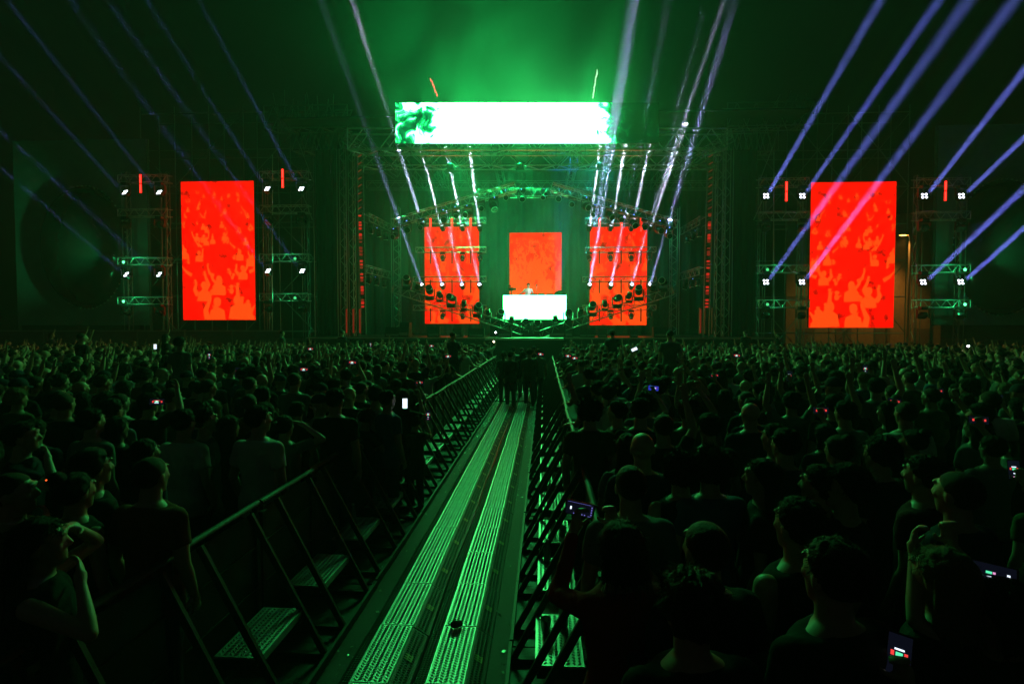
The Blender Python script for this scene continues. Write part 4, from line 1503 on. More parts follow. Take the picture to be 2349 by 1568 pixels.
    if style == 'pony':
        c = [(0, -.115, 1.70), (0, -.165, 1.69), (0, -.175, 1.60), (0, -.155, 1.48), (.01, -.14, 1.38)]
        for (p, r0), (q, r1) in zip(zip(c, (.03, .036, .04, .034, .02)), list(zip(c, (.03, .036, .04, .034, .012)))[1:]):
            mb.cone(p, q, r0, r1, 12).ball(q, r1, 10, 8)
        for k in range(160):
            t = rr.random()
            strand((rr.uniform(-.04, .04), -.16 + rr.uniform(-.03, .03), 1.68 - .3 * t), (rr.uniform(-.5, .5), rr.uniform(-.5, .2), -1), .07, .0016, .5)
    if style == 'bun':
        mb.ball((0, -.10, 1.755), (.05, .048, .042), 16, 12)
        for k in range(140):
            dr = Vector((rr.gauss(0, 1), rr.gauss(0, 1), rr.gauss(0, 1))).normalized()
            strand(Vector((0, -.10, 1.755)) + Vector((dr.x * .05, dr.y * .048, dr.z * .042)), dr.cross(Vector((.3, .5, 1))) + dr * .4, .04, .0014, .0)
    return mb.mesh('hair', mat, True)


def cap_mesh(mat):
    mb = MB()
    cx = Vector((0, -.008, 1.672))
    n, m = 28, 10
    v = []
    for j in range(m + 1):
        t = -.12 + (math.pi / 2 + .12) * j / m
        for i in range(n):
            a = 2 * math.pi * i / n
            v.append(cx + Vector((math.cos(t) * math.cos(a) * .088, math.cos(t) * math.sin(a) * .108, math.sin(t) * .1)))
    f = [(j * n + i, j * n + (i + 1) % n, (j + 1) * n + (i + 1) % n, (j + 1) * n + i) for j in range(m) for i in range(n)]
    mb.add(v, f)
    v = []
    for k in range(2):
        for i in range(11):
            a = math.radians(25 + 130 * i / 10)
            r0 = 1.0
            for q in range(2):
                rx, ry = (.086, .1) if q == 0 else (.088, .185)
                v.append(cx + Vector((math.cos(a) * rx, math.sin(a) * ry, -.008 - .02 * (q) - .006 * k - .012 * abs(math.cos(a)))))
    f = []
    for k in range(2):
        o = k * 22
        for i in range(10):
            f.append((o + 2 * i, o + 2 * i + 1, o + 2 * i + 3, o + 2 * i + 2))
    mb.add(v, f).ball((0, -.008, 1.774), .008, 8, 6)
    return mb.mesh('cap', mat, True)


_hair, _body, _shirt, _trou = {}, {}, {}, {}


def get_hair(style, tone):
    k = (style, tone)
    if k not in _hair:
        _hair[k] = cap_mesh(SHIRTC['navy']) if style == 'cap' else hair_mesh(style, HAIRS[1] if style == 'buzz' else HAIRS[tone], 3 + tone * 5 + len(style))
    return _hair[k]


def get_body(fem, arms, turn):
    k = (fem, arms, turn)
    if k not in _body:
        _body[k] = body_mesh('body', fem, arms, *turn)
    return _body[k]


def get_shirt(fem, arms, sleeve):
    k = (fem, arms, sleeve)
    if k not in _shirt:
        _shirt[k] = shirt_mesh('shirt', fem, arms, sleeve, SHIRTC['black'])
    return _shirt[k]


def get_trousers(fem):
    if fem not in _trou:
        _trou[fem] = trousers_mesh('trousers', fem, JEANS)
    return _trou[fem]


def own_mat(o, mat):
    o.material_slots[0].link = 'OBJECT'
    o.material_slots[0].material = mat


def person(loc, height, yaw, fem=False, arms=('down', 'down'), turn=(0, 0, 0), hair='short', tone=0, shirt='black', sleeve='short', skin=0, label=None, group=None, lift=0.0, trousers=None):
    """yaw 0 looks along +Y (to the stage); positive turns to the left"""
    s = height / 1.75
    root = empty('person', (loc[0], loc[1], lift), label, 'person', group, math.radians(yaw))
    root.scale = (s, s, s)
    o = link('body', get_body(fem, tuple(arms), tuple(turn)), root)
    if skin:
        own_mat(o, SKINS[skin])
    o = link('shirt', get_shirt(fem, tuple(arms), sleeve), root)
    if shirt != 'black':
        own_mat(o, SHIRTC[shirt])
    o = link('trousers', get_trousers(fem), root)
    if trousers:
        own_mat(o, trousers)
    link('shoes', SHOES, root)
    if hair != 'bald':
        o = link('cap' if hair == 'cap' else 'hair', get_hair(hair, tone), root)
        o.matrix_basis = head_matrix(*turn)
    return root


# ---- phones
SCR = emit('phone_screen_dark', (.003, .0035, .008), 1.0, 'NONE')
PB = {'w': emit('phone_white', (.75, .85, 1.0), 1.6, 'NONE'), 'g': emit('phone_green', (.1, .9, .45), 1.1, 'NONE'), 'r': emit('phone_red', (1.0, .06, .05), 1.0, 'NONE'),
      'b': emit('phone_blue', (.03, .04, .5), .8, 'NONE'), 'p': emit('phone_violet', (.22, .2, .75), .8, 'NONE'), 'm': emit('phone_pink', (.9, .35, .7), 1.0, 'NONE')}
PHB = MB().loft([((0, 0, -.0765), .034, .0035), ((0, 0, -.074), .0365, .0042), ((0, 0, .074), .0365, .0042), ((0, 0, .0765), .034, .0035)], 16, 6).mesh('phone_case', BLACKG)
PHS = MB().add([(-.0335, -.0047, -.07), (.0335, -.0047, -.07), (.0335, -.0047, .07), (-.0335, -.0047, .07)], [(0, 1, 2, 3)]).mesh('screen', SCR)


def phone_picture(kind, seed):
    """small lit view of the stage on the screen; landscape picture is turned with the phone"""
    rr = random.Random(seed)
    parts = {}

    def rect(c, x0, z0, x1, z1):
        mb = parts.setdefault(c, MB())
        y = -.0051 - .00003 * len(mb.v)
        mb.add([(x0, y, z0), (x1, y, z0), (x1, y, z1), (x0, y, z1)], [(0, 1, 2, 3)])
    if kind == 'blank':
        rect('w', -.032, -.062, .032, .066)
        rect('g', -.02, -.069, .02, -.065)
    elif kind == 'blue':
        rect('b', -.032, -.068, .032, .068)
        rect('g', -.012, -.012, .010, .008)
        rect('w', -.012, .016, .008, .03)
        rect('r', -.014, .034, .0, .048)
    elif kind == 'ui':
        for i in range(5):
            rect('p', .024, -.03 + i * .014, .029, -.024 + i * .014)
        rect('w', -.006, -.05, .010, -.042)
        rect('w', .001, -.012, .014, -.002)
        rect('r', .006, -.004, .012, .012)
        rect('g', -.004, .006, .006, .018)
        rect('p', -.028, -.065, -.027, .055)
        rect('p', .028, .045, .030, .06)
        for i in range(4):
            rect('p', -.02 + .012 * i, .058, -.014 + .012 * i, .064)
    elif kind == 'night':
        for z in (-.05, .044):
            rect('w', -.008, z, .004, z + .009)
        rect('w', .012, -.012, .016, .012)
        rect('g', -.006, -.016, .003, .002)
        rect('m', -.006, .004, .002, .012)
    elif kind == 'land':       # x across the phone = up in the picture
        rect('w', .010, -.024, .016, .018)
        for z in (-.045, .038):
            rect('r' if rr.random() < .6 else 'g', -.010, z, .010, z + .014)
        rect('g', -.014, -.020, .006, .016)
        rect('w', -.012, -.008, -.002, .006)
        rect('r', -.016, -.034, -.010, .03)
    else:
        rect('w', -.014, .020, .014, .026)
        rect('r', -.024, .000, -.014, .016)
        rect('r', .014, .000, .024, .016)
        rect('g', -.010, -.002, .010, .014)
        rect('w', -.006, -.03, .006, -.024)
        rect('m', -.008, -.056, .008, -.05)
    vs_, fs_, mi, mats = [], [], [], []
    for c, mb in parts.items():
        o = len(vs_)
        vs_ += mb.v
        fs_ += [tuple(i + o for i in q) for q in mb.f]
        mi += [len(mats)] * len(mb.f)
        mats.append(PB[c])
    me = bpy.data.meshes.new('screen_picture')
    me.from_pydata(vs_, [], fs_)
    for x in mats:
        me.materials.append(x)
    me.polygons.foreach_set('material_index', mi)
    return me


PPIC = {k: phone_picture(k, i) for i, k in enumerate(('blank', 'blue', 'ui', 'land', 'port', 'night'))}


def phone(loc, land, pic, label, yaw=0, pitch=0, roll=0, size=1.0):
    root = empty('phone', loc, label, 'phone', 'phones held up in the crowd')
    M = Euler((math.radians(pitch), 0, math.radians(yaw))).to_matrix() @ Euler((0, math.radians((90 if land else 0) + roll), 0)).to_matrix()
    root.rotation_euler = M.to_euler()
    root.scale = (size,) * 3
    link('phone_case', PHB, root)
    sc = link('screen', PHS, root)
    o = link('screen_picture', PPIC[pic], sc)
    return root


TAKEN = []      # (x, y) of everybody, for spacing


def hero(qx, qtop, height, yaw=0, lift=0.0, **kw):
    p = at_z(qx, qtop, height + lift)
    TAKEN.append((p.x, p.y))
    return person((p.x, p.y), height, yaw, lift=lift, **kw)


D2 = ('down', 'down')
# name the near people one by one: (photo x, photo y of the crown, height, yaw, details)
HERO = [
    # left of the aisle
    (28, 1093, 1.74, -62, dict(hair='buzz', shirt='olive', arms=('mouth', 'down'), skin=0, label='cropped man in profile lifting a cigarette at the left edge')),
    (92, 1203, 1.66, -58, dict(fem=True, hair='long', shirt='black', sleeve='none', arms=('mouth', 'headhand'), label='woman with dark long hair and a hand at her mouth, bottom left')),
    (172, 1094, 1.68, -12, dict(fem=True, hair='bun', shirt='black', sleeve='none', arms=D2, label='woman with pinned-up hair and bare shoulders by the left barrier')),
    (345, 1056, 1.76, -6, dict(hair='buzz', shirt='rust', arms=D2, label='cropped man in rust tee, back turned, near the left barrier')),
    (212, 1041, 1.74, -25, dict(hair='side', shirt='black', arms=D2, label='dark clad man with combed hair behind the pinned-up hair woman')),
    (593, 938, 1.82, -8, dict(hair='short', shirt='white', arms=D2, turn=(-25, 0, 0), label='broad man in white tee seen from behind at the left barrier')),
    (421, 946, 1.78, -5, dict(hair='short', shirt='white', arms=D2, label='man in white tee beside the broad man, left crowd')),
    (470, 942, 1.76, -48, dict(hair='short', shirt='grey', arms=D2, label='man in grey collar turned towards the stage centre')),
    (526, 960, 1.66, -10, dict(fem=True, hair='long', tone=1, shirt='black', arms=D2, label='woman with brown long hair left of the broad white tee')),
    (652, 958, 1.66, -10, dict(fem=True, hair='pony', tone=1, shirt='grey', arms=('headhand', 'down'), label='ponytailed woman in grey tee with bent raised arm')),
    (769, 897, 1.86, -4, dict(hair='short', shirt='black', arms=D2, label='big man in black tee behind the leaning boy')),
    (801, 890, 1.75, -10, dict(hair='bald', shirt='black', arms=D2, label='bald man right of the big black tee man')),
    (836, 944, 1.50, -30, dict(hair='medium', tone=1, shirt='black', arms=('rail', 'rail'), turn=(0, -18, 0), label='boy with tousled hair leaning on the left barrier')),
    (862, 890, 1.78, -4, dict(hair='short', shirt='white', arms=D2, label='man in white tee with short hair near the left rail')),
    (889, 900, 1.74, -35, dict(hair='short', shirt='blue', arms=D2, label='man in blue shirt in profile at the left rail')),
    (924, 897, 1.68, -10, dict(fem=True, hair='long', tone=1, shirt='black', arms=('phone', 'down'), label='long haired woman holding the bright white phone')),
    (795, 850, 1.80, 0, dict(hair='short', shirt='black', arms=('phonehi', 'phonehi'), label='man in black raising a phone with both arms')),
    (736, 882, 1.74, -30, dict(hair='cap', shirt='black', arms=D2, label='man in dark cap turned to the aisle, left crowd')),
    (50, 976, 1.78, -55, dict(hair='short', shirt='navy', arms=('mouth', 'down'), label='man in navy drinking, seen in profile at far left')),
    (132, 904, 1.78, -42, dict(hair='side', shirt='black', arms=D2, label='man in black with combed hair in profile, left crowd')),
    (210, 944, 1.78, -12, dict(hair='short', shirt='grey', arms=D2, label='man in grey tee with cropped neck, left crowd')),
    (268, 963, 1.66, -12, dict(fem=True, hair='bob', shirt='black', arms=D2, label='woman with dark bob left of the white tee man')),
    (333, 1014, 1.66, -20, dict(fem=True, hair='pony', shirt='navy', arms=D2, label='ponytailed woman in navy in front of the white tee man')),
    (247, 904, 1.72, -12, dict(fem=True, hair='bob', tone=1, shirt='grey', arms=D2, label='brown bobbed woman in grey, left crowd')),
    (275, 906, 1.76, -10, dict(hair='buzz', shirt='white', arms=D2, label='cropped man in white next to the brown bobbed woman')),
    (341, 907, 1.78, -8, dict(hair='short', shirt='black', arms=('phonehi', 'down'), label='man in black filming with one raised arm, left crowd')),
    (413, 776, 1.70, -8, dict(hair='short', shirt='grey', arms=D2, lift=.66, label='person in grey lifted on shoulders above the left crowd')),
    # right of the aisle
    (1424, 1213, 1.68, 14, dict(fem=True, hair='bob', tone=1, shirt='red', sleeve='long', arms=('phone', 'phone'), label='person in red long sleeves filming with both arms at the right barrier')),
    (1353, 924, 1.80, 2, dict(hair='curly', shirt='olive', arms=D2, label='dark curly haired man in olive shirt at the right barrier')),
    (1394, 888, 1.78, 2, dict(hair='short', shirt='white', arms=('upwide', 'upwide'), label='man in white tee with both arms raised, right of the aisle')),
    (1474, 997, 1.80, 4, dict(hair='bald', shirt='navy', arms=D2, label='bald man in navy tee near the right barrier')),
    (1440, 1003, 1.68, 4, dict(fem=True, hair='long', tone=1, shirt='grey', arms=D2, label='long haired woman in grey beside the bald navy man')),
    (1447, 1076, 1.78, 4, dict(hair='buzz', shirt='grey', arms=D2, label='cropped man in grey tee in front of the bald navy man')),
    (1562, 1052, 1.70, 10, dict(hair='curly', shirt='black', sleeve='none', arms=D2, label='curly haired person in black vest, right crowd')),
    (1629, 1044, 1.74, 8, dict(hair='curly', tone=1, shirt='blue', arms=D2, label='curly brown haired person in blue shirt, right crowd')),
    (1522, 955, 1.78, 2, dict(hair='buzz', shirt='black', arms=('up', 'down'), label='cropped man in black with one arm up, right crowd')),
    (1627, 956, 1.78, 6, dict(hair='short', shirt='black', arms=D2, label='short haired man in black behind the curly blue shirt')),
    (1722, 927, 1.80, 8, dict(hair='bald', shirt='navy', arms=D2, label='bald man with lit crown in the right crowd')),
    (1801, 992, 1.78, 14, dict(hair='short', shirt='navy', arms=D2, label='man in navy tee with thick neck, right crowd')),
    (1778, 980, 1.74, 35, dict(hair='short', shirt='black', arms=D2, label='man in black half hidden by the navy tee man')),
    (1923, 1006, 1.70, 12, dict(fem=True, hair='bun', tone=1, shirt='grey', arms=D2, label='woman with top bun in grey, right crowd')),
    (2020, 1013, 1.76, 20, dict(hair='medium', shirt='black', arms=D2, label='man in black with tousled hair, right crowd')),
    (1941, 1082, 1.76, 62, dict(hair='medium', shirt='black', arms=D2, label='man with thick hair in profile looking left')),
    (1748, 1064, 1.70, 60, dict(fem=True, hair='long', shirt='black', arms=D2, label='long haired woman in profile looking left')),
    (1882, 1079, 1.74, 40, dict(hair='short', shirt='olive', arms=D2, label='man in olive in half profile, right crowd')),
    (2120, 1056, 1.76, 30, dict(hair='short', shirt='maroon', arms=D2, label='man in maroon tee, right crowd')),
    (2199, 1091, 1.80, 22, dict(hair='buzz', shirt='navy', arms=D2, label='cropped man in navy tee near the right edge')),
    (1620, 1209, 1.76, 16, dict(hair='buzz', shirt='black', arms=D2, label='cropped dark figure close by, right of the red sleeves')),
    (1587, 1336, 1.72, 10, dict(hair='medium', tone=1, shirt='black', arms=D2, label='nearest head with brown tousled hair at the bottom edge')),
    (1832, 1158, 1.78, 20, dict(hair='short', shirt='black', sleeve='none', arms=D2, label='man in black vest with bare shoulders, lower right')),
    (1914, 1257, 1.80, 18, dict(hair='short', tone=1, shirt='black', arms=D2, label='broad man in black tee, lower right')),
    (2161, 1273, 1.68, 24, dict(fem=True, hair='long', tone=2, shirt='black', arms=D2, label='fair long haired woman near the bottom right corner')),
    (2300, 1345, 1.60, 20, dict(fem=True, hair='bob', shirt='black', arms=('phonehi', 'phonehi'), label='dark figure filming with both arms at the right edge')),
]
for qx, qt, h, yw, kw in HERO:
    hero(qx, qt, h, yw, **kw)

# ---- phones of the photograph: x, y, height above ground, landscape, picture, words
PHONES = [
    (360, 921, 1.74, 1, 'land', 'phone held sideways above the left crowd by the white tee man'), (545, 853, 1.72, 0, 'port', 'upright phone raised in the middle of the left crowd'),
    (929, 925, 1.575, 0, 'blank', 'bright white upright phone by the left barrier'), (982, 952, 1.28, 0, 'port', 'upright phone held out over the left barrier'),
    (962, 877, 1.62, 1, 'land', 'sideways phone with green picture near the left barrier'), (697, 847, 1.75, 1, 'land', 'small pinkish sideways phone in the left crowd'),
    (731, 848, 1.74, 0, 'port', 'small upright phone right of the pinkish one'), (729, 926, 1.50, 1, 'land', 'dim little phone below the cap man'),
    (808, 831, 2.02, 1, 'land', 'dark sideways phone raised high by two arms'), (356, 795, 1.92, 0, 'blank', 'distant glowing upright phone above the far left heads'),
    (850, 790, 1.95, 0, 'port', 'distant upright phone left of the stage front'), (990, 793, 1.95, 1, 'land', 'distant sideways phone below the left stage screen'),
    (1028, 817, 1.85, 1, 'land', 'distant dim phone left of the aisle end'), (1303, 816, 1.85, 1, 'land', 'sideways phone at the right of the aisle crew'),
    (1318, 821, 1.80, 1, 'land', 'second sideways phone right of the aisle crew'), (1499, 890, 1.74, 1, 'blue', 'sideways phone with deep blue picture, right crowd'),
    (1639, 861, 1.78, 1, 'land', 'bright sideways phone in the middle of the right crowd'), (1811, 862, 1.72, 0, 'port', 'upright phone below the right speaker wall'),
    (1883, 941, 1.72, 1, 'land', 'sideways phone with red and green picture, right crowd'), (2052, 920, 1.62, 1, 'land', 'tilted sideways phone near the right red screen'),
    (2150, 896, 1.68, 1, 'land', 'small sideways phone in the far right crowd'), (2245, 963, 1.72, 1, 'land', 'sideways phone with red picture at the far right'),
    (2293, 917, 1.60, 0, 'port', 'upright phone near the right picture edge'), (2326, 1077, 1.48, 0, 'port', 'upright phone low at the right edge'),
    (1330, 1166, 1.655, 1, 'ui', 'large phone with violet camera controls held by red sleeves'), (2274, 1314, 1.64, 1, 'night', 'large dark phone at the lower right edge'),
    (2062, 1505, 1.457, 0, 'port', 'upright phone at the bottom edge, lower right'), (1985, 847, 1.75, 0, 'port', 'distant upright phone under the right red screen'),
    (1455, 801, 1.95, 1, 'blank', 'distant tilted bright phone right of the aisle'), (1240 * 1.0, 812, 1.9, 1, 'land', 'distant phone beside the aisle crew'),
    (712, 800, 1.95, 1, 'land', 'distant phone under the left light tower'), (1560, 806, 1.92, 0, 'port', 'distant phone under the right stage tower'),
    (1690, 815, 1.9, 1, 'land', 'distant phone left of the right speaker wall'), (480, 815, 1.9, 0, 'port', 'distant phone below the left red screen'),
]
for i, (qx, qy, z, land, pic, lb) in enumerate(PHONES):
    p = at_z(qx, qy, z)
    big = qx == 1330
    d = Vector((p.x, p.y)).normalized()
    phone(p, land, pic, lb, yaw=math.degrees(math.atan2(-p.x, p.y)) * (.8 if p.y > 2.6 else .95), pitch=-8 if p.y > 2.6 else -22, roll=(10 if big else (-25 if qx == 1455 else (1 if qx == 2274 else R.uniform(-6, 6)))), size=1.0 if p.y < 9 else 1.25)
    if p.y < 9.5 and not big and qx not in (360, 929, 808, 2062, 2274):
        # somebody holds it: stand a filming person right under it
        hgt = z / 1.885 * 1.75 if z > 1.6 else 1.68
        lo = z < 1.62
        hx, hy = (0.115, .40) if lo else (.118, .30)
        s = hgt / 1.75
        TAKEN.append((p.x - hx * s, p.y - hy * s))
        arms = ('phone', 'down') if (z < 1.62) else ('phonehi', 'down')
        person((p.x - hx * s, p.y - hy * s), min(hgt, 1.82) if not lo else z / 1.70 * 1.75, 0, fem=i % 2 == 0, arms=arms, hair=('long', 'short', 'bob', 'medium')[i % 4], tone=i % 2, shirt=('black', 'grey', 'navy', 'olive')[i % 4],
               label='person holding up the ' + lb.split(',')[0], group='people filming')
    if qx == 2062:
        person((p.x - .1, p.y - .34), 1.5, 0, fem=True, arms=('phone', 'down'), hair='long', tone=1, shirt='black', label='person holding up the phone at the bottom edge')
# phone torches glaring at the camera
for qx, qy, z, col, lb in ((1133, 786, 1.9, (1, .75, .6), 'phone torch glaring warm white at the aisle end'), (2220, 797, 1.9, (1, .95, 1), 'phone torch glaring white over the far right crowd'), (1137, 765, 2.3, (.9, .9, 1), 'small white light on the stage edge')):
    p = at_z(qx, qy, z)
    root = empty('phone_torch', p, lb, 'phone')
    link('phone_case', PHB, root)
    MB().cone((0, -.03, .05), (0, -.0055, .05), .03, .03, 12).build('torch_light', emit('torch', col, 22, 'NONE'), root)

# the lit cigarette of the man at the left edge
p = at(72, 1121, 2.75)
cg = empty('cigarette', p, 'lit cigarette lifted by the man at the left edge', 'cigarette')
bar('paper', (0, 0, 0), (.055, .03, .04), .004, SHIRTC['white'], cg)
bar('ember', (.0555, .0302, .0403), (.06, .0325, .0435), .0042, emit('ember', (1.0, .12, .02), 2.0, 'NONE'), cg)

# ---- crew standing at the far end of the aisle
CREW = [(1172, 1382, 1.74, 'pony', 'black', 'crew woman', 1), (1190, 1389, 1.78, 'short', 'black', 'crew man', 0), (1212, 1384, 1.70, 'long', 'navy', 'crew woman', 1), (1238, 1388, 1.84, 'short', 'olive', 'crew man', 0),
        (1262, 1386, 1.80, 'short', 'grey', 'crew man', 0), (1228, 1378, 1.76, 'buzz', 'navy', 'crew man', 0), (1185, 1376, 1.76, 'short', 'white', 'crew man', 0), (1255, 1376, 1.8, 'cap', 'black', 'crew man', 0)]
xs_ = [-1.05, -.78, -.42, -.18, .12, -.5, -.85, -.05]
ys_ = [17.2, 16.3, 18.0, 16.6, 17.6, 19.6, 20.2, 20.0]
for i, (qx, py, h, hr, sh, nm, fem) in enumerate(CREW):
    TAKEN.append((xs_[i], ys_[i]))
    person((xs_[i], ys_[i]), h, R.uniform(-12, 12), fem=bool(fem), hair=hr, tone=i % 2, shirt=sh, sleeve='long' if i % 2 else 'short',
           label=f'{nm} in {sh} standing in the aisle, {ORD[i]} of the group from the front', group='crew in the aisle')

# ---- performer behind the desk
ARM['mix'] = ((.28, .18, 1.17), (.20, .40, 1.05), (-.2, 1, -.2), (0, 0, -1), 'relax')
ARM['mixfar'] = ((.34, .22, 1.22), (.55, .40, 1.06), (.8, .5, -.3), (0, 0, -1), 'relax')
fl = 3.36
pd = empty('performer_platform', (DJ.x, 31.2, 3.004), 'low black platform under the performer', 'platform')
MB().box((-1.2, -.7, 0), (1.2, .8, fl - 3.008)).build('platform_block', BLACKM, pd)
dj = person((DJ.x, 31.0), 1.80, 180, arms=('mixfar', 'mix'), turn=(8, -16, 0), hair='short', shirt='white', label='performer in white shirt leaning over the glowing desk', lift=fl)
for c_ in dj.children:
    if c_.name.startswith('shirt'):
        own_mat(c_, cloth('cloth_bright_white', (.8, .8, .8)))
pl = bpy.data.lights.new('desk_lamp_light', 'AREA')  # added lamp with a made-up stand, brightens the performer's shirt
pl.shape, pl.size, pl.energy, pl.color, pl.spread = 'DISK', .25, 5, (1, .94, .9), math.radians(110)
po = bpy.data.objects.new('desk_lamp_light', pl)
COL.objects.link(po)
po.location = (DJ.x + .5, 29.95, zt + .55)
po.rotation_euler = (Vector(po.location) - Vector((DJ.x, 31.0, 4.75))).to_track_quat('Z', 'Y').to_euler()
dl = empty('desk_lamp', (DJ.x + .5, 29.95, zt + .004), 'small desk lamp on the glowing desk', 'lamp')
bar('stem', (0, 0, 0), (0, 0, .58), .012, BLACKM, dl)
MB().cone((0, 0, .0), (0, 0, .02), .06, .06, 12).build('foot', BLACKM, dl)
MB().cone((0, -.04, .60), (0, 0, .56), .05, .03, 12).build('shade', BLACKM, dl)

# ---- the rest of the crowd
variants = []
for fem, arms in ((False, D2), (True, D2), (False, ('front', 'front')), (False, ('phonehi', 'down')), (True, ('phonehi', 'phonehi')), (False, ('up', 'down')), (False, ('up', 'up')), (True, ('down', 'up')),
                  (False, ('down', 'fist')), (True, ('upwide', 'down')), (False, ('rail', 'rail'))):
    variants.append((fem, arms))
WEIGHT = [10, 7, 4, 1.0, .7, 1.1, .6, .8, .8, .5, 0]
POSE_WORDS = ['arms down', 'arms down', 'arms folded', 'phone arm raised', 'both hands lifted', 'one arm up', 'both arms up', 'left arm up', 'left fist raised', 'arm flung out', 'leaning on the rail']
HW = {'short': 'short hair', 'buzz': 'cropped hair', 'medium': 'tousled hair', 'curly': 'curly hair', 'long': 'long hair', 'pony': 'a ponytail', 'bun': 'a hair bun', 'bob': 'bobbed hair', 'bald': 'a bald head', 'cap': 'a cap', 'side': 'combed hair'}
TW_ = ('black', 'brown', 'fair')


def sector(x, y):
    a = x / y
    for lim, w in ((-.88, 'far left'), (-.72, 'below the left round shell'), (-.52, 'below the left red screen'), (-.36, 'below the inner left tower'), (-.22, 'below the left speaker wall'),
                   (-.0, 'close to the left barrier'), (.14, 'close to the right barrier'), (.3, 'below the right stage screen'), (.46, 'below the right speaker wall'), (.58, 'below the inner right tower'), (.74, 'below the right red screen')):
        if a < lim:
            return w
    return 'far right'


rows = []
y = 2.9
cells = {}


def ok(x, y, dmin):
    cx_, cy_ = int(x // .6), int(y // .6)
    for i in (-1, 0, 1):
        for j in (-1, 0, 1):
            for (px, py) in cells.get((cx_ + i, cy_ + j), ()):
                if (px - x) ** 2 + (py - y) ** 2 < dmin * dmin:
                    return False
    return True


def put(x, y):
    cells.setdefault((int(x // .6), int(y // .6)), []).append((x, y))


for p in TAKEN:
    put(*p)
RC = random.Random(11)
cand = []
for k in range(26000):
    y = 2.7 + (25.6 - 2.7) * RC.random() ** .72
    x = RC.uniform(-1.16 * y - .6, .98 * y + .6)
    if PL(y) - .34 < x < PR(y) + .34:
        continue
    if y < 3.6 and RC.random() < .6:
        continue
    if ok(x, y, .50 if y > 5 else .56):
        put(x, y)
        cand.append((x, y))
cand.sort(key=lambda p: p[1] + abs(p[0]) * .05)
NIND = 300 - len(HERO) - 28
used_labels = {}
cd = {}
far_list = []
for idx, (x, y) in enumerate(cand):
    vi = RC.choices(range(len(variants)), WEIGHT if y < 9 else [12, 9, 2, 1.4, .9, 1.5, .8, 1.0, 1.0, .6, 0])[0]
    near_rail = PL(y) - .62 < x < PR(y) + .62
    if near_rail and RC.random() < .7:
        vi = 10
    if y < 5.5 and vi > 2 and RC.random() < .8:
        vi = RC.choice((0, 1))
    fem, arms = variants[vi]
    hr = RC.choice(('long', 'long', 'pony', 'bun', 'bob')) if fem else RC.choice(('short', 'short', 'short', 'buzz', 'buzz', 'medium', 'curly', 'bald', 'cap', 'side'))
    tone = RC.choices((0, 1, 2), (6, 4, 1))[0] if hr in ('long', 'short', 'medium', 'pony', 'bob') else 0
    sh = RC.choices(('black', 'navy', 'white', 'grey', 'olive', 'blue', 'maroon', 'rust'), (8, 4, 2.2, 4, 2, 2, 1, 1))[0]
    h = RC.gauss(1.67 if fem else 1.765, .05)
    h = min(max(h, 1.55), 1.88)
    yaw = math.degrees(math.atan2(x, 30 - y)) * .7 + RC.gauss(0, 14)
    if vi == 10:
        yaw = RC.uniform(20, 60) * (-1 if x < 0 else 1)
    if idx < NIND:
        dist = 'near' if y < 4.6 else ('closer' if y < 6.2 else ('midway' if y < 8 else ('farther' if y < 10 else 'distant')))
        lb = f'{TW_[tone]} {HW[hr].replace("a ", "")}, {sh} shirt, {POSE_WORDS[vi]}, {dist}, {sector(x, y)}'
        if hr in ('bald', 'cap', 'buzz', 'curly', 'side', 'bun'):
            lb = f'{HW[hr].replace("a ", "")}, {sh} shirt, {POSE_WORDS[vi]}, {dist}, {sector(x, y)}'
        lb = 'person, ' + lb
        used_labels[lb] = used_labels.get(lb, 0) + 1
        if used_labels[lb] > 1:
            lb += (', rear one', ', rearmost one', ', hindmost one')[min(used_labels[lb], 4) - 2]
        person((x, y), h, yaw, fem=fem, arms=arms, hair=hr, tone=tone, shirt=sh, skin=RC.randint(0, 1), label=lb, group=f'crowd, {sector(x, y)}')
        if vi in (3, 4) and RC.random() < .8:
            pass
    else:
        far_list.append((x, y, h, yaw, vi, hr, tone, sh))

# far crowd: real figures, too many and too small to take apart, joined
FARM = [SKINS[0], HAIRS[0], HAIRS[1], SHIRTC['black'], SHIRTC['navy'], SHIRTC['white'], SHIRTC['grey'], SHIRTC['olive']]
FIX = {'black': 3, 'navy': 4, 'white': 5, 'grey': 6, 'olive': 7, 'blue': 4, 'maroon': 3, 'rust': 6}
low = {}


def tri_np(me, ratio):
    o = bpy.data.objects.new('tmp', me)
    d = o.modifiers.new('d', 'DECIMATE')
    d.ratio = ratio
    tr = o.modifiers.new('t', 'TRIANGULATE')
    m2 = evaluated(o)
    v = np.empty(len(m2.vertices) * 3, dtype=np.float32)
    m2.vertices.foreach_get('co', v)
    f = np.empty(len(m2.polygons) * 3, dtype=np.int32)
    m2.polygons.foreach_get('vertices', f)
    bpy.data.meshes.remove(m2)
    return v.reshape(-1, 3), f.reshape(-1, 3)


def far_body(vi):
    if ('b', vi) not in low:
        fem, arms = variants[vi]
        b = tri_np(get_body(fem, arms, (0, 0, 0)), 420 / max(1, len(get_body(fem, arms, (0, 0, 0)).polygons)))
        s_ = tri_np(get_shirt(fem, arms, 'short'), 150 / max(1, len(get_shirt(fem, arms, 'short').polygons)))
        low[('b', vi)] = (b, s_)
    return low[('b', vi)]


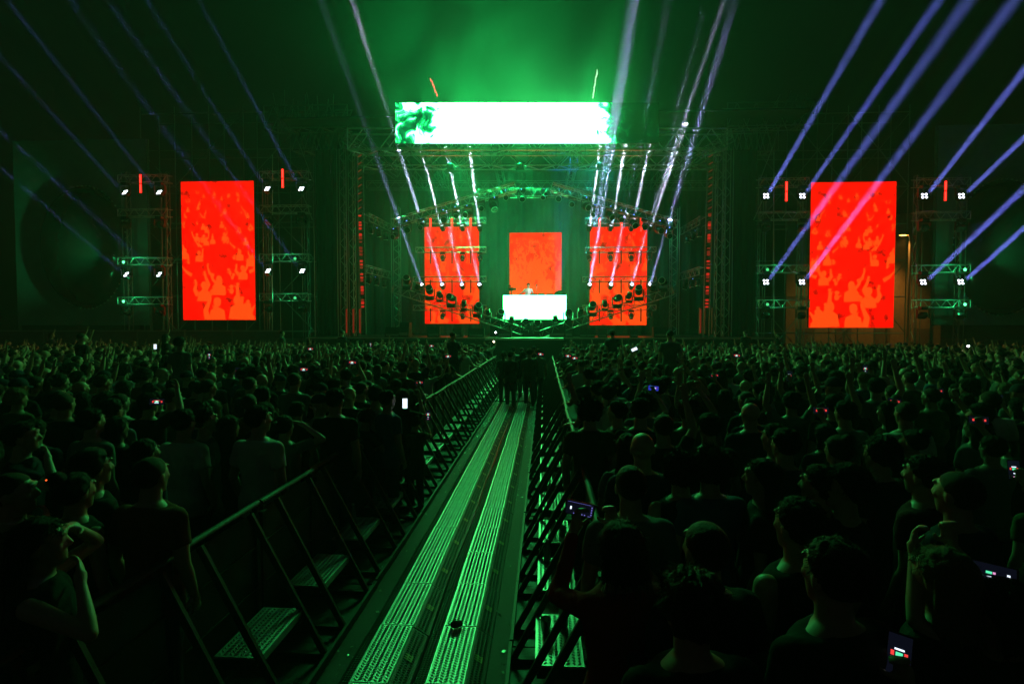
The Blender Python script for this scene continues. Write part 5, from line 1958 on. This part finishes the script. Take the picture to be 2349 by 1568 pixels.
def far_hair(hr):
    if ('h', hr) not in low:
        mb = MB()
        if hr in ('long', 'bob', 'pony'):
            mb.loft([((0, -.06, 1.36 if hr != 'bob' else 1.5), .09, .05), ((0, -.055, 1.55), .1, .07), ((0, -.02, 1.68), .098, .105), ((0, -.015, 1.75), .07, .08), ((0, -.015, 1.775), .02, .03)], 9)
        elif hr == 'curly':
            mb.ball((0, -.015, 1.69), (.108, .12, .105), 10, 7)
        else:
            mb.ball((0, -.016, 1.685), (.086, .102, .088), 10, 7)
        me = mb.mesh('t')
        low[('h', hr)] = tri_np(me, 1.0)
    return low[('h', hr)]


V, T, MI, off = [], [], [], 0
for x, y, h, yaw, vi, hr, tone, sh in far_list:
    s = h / 1.75
    c, sn = math.cos(math.radians(yaw)) * s, math.sin(math.radians(yaw)) * s
    b, st_ = far_body(vi)
    lf = .62 if RC.random() < .014 else 0.0
    lst = [(b, 0), (st_, FIX[sh])]
    if hr != 'bald':
        lst.append((far_hair(hr), 1 if tone == 0 else 2))
    for (v, f), mi in lst:
        w = np.empty_like(v)
        w[:, 0] = v[:, 0] * c - v[:, 1] * sn + x
        w[:, 1] = v[:, 0] * sn + v[:, 1] * c + y
        w[:, 2] = v[:, 2] * s + lf
        V.append(w)
        T.append(f + off)
        MI.append(np.full(len(f), mi, dtype=np.int32))
        off += len(v)
V, T, MI = np.concatenate(V), np.concatenate(T), np.concatenate(MI)
me = bpy.data.meshes.new('distant_crowd')
me.vertices.add(len(V))
me.vertices.foreach_set('co', V.ravel())
me.loops.add(len(T) * 3)
me.loops.foreach_set('vertex_index', T.ravel())
me.polygons.add(len(T))
me.polygons.foreach_set('loop_start', np.arange(0, len(T) * 3, 3, dtype=np.int32))
me.polygons.foreach_set('material_index', MI)
me.polygons.foreach_set('use_smooth', [True] * len(T))
for x in FARM:
    me.materials.append(x)
me.update(calc_edges=True)
o = link('distant_crowd', me)
tag(o, 'far mass of cheering people filling the ground up to the stage', kind='stuff')
bpy.data.scenes.remove(TMP)
print('crowd', len(cand), 'individual', min(NIND, len(cand)), 'far', len(far_list), 'far tris', len(T), 'bodies', len(_body), 'body polys', sum(len(m.polygons) for m in _body.values()), 'shirts', sum(len(m.polygons) for m in _shirt.values()), 'hair', sum(len(m.polygons) for m in _hair.values()))
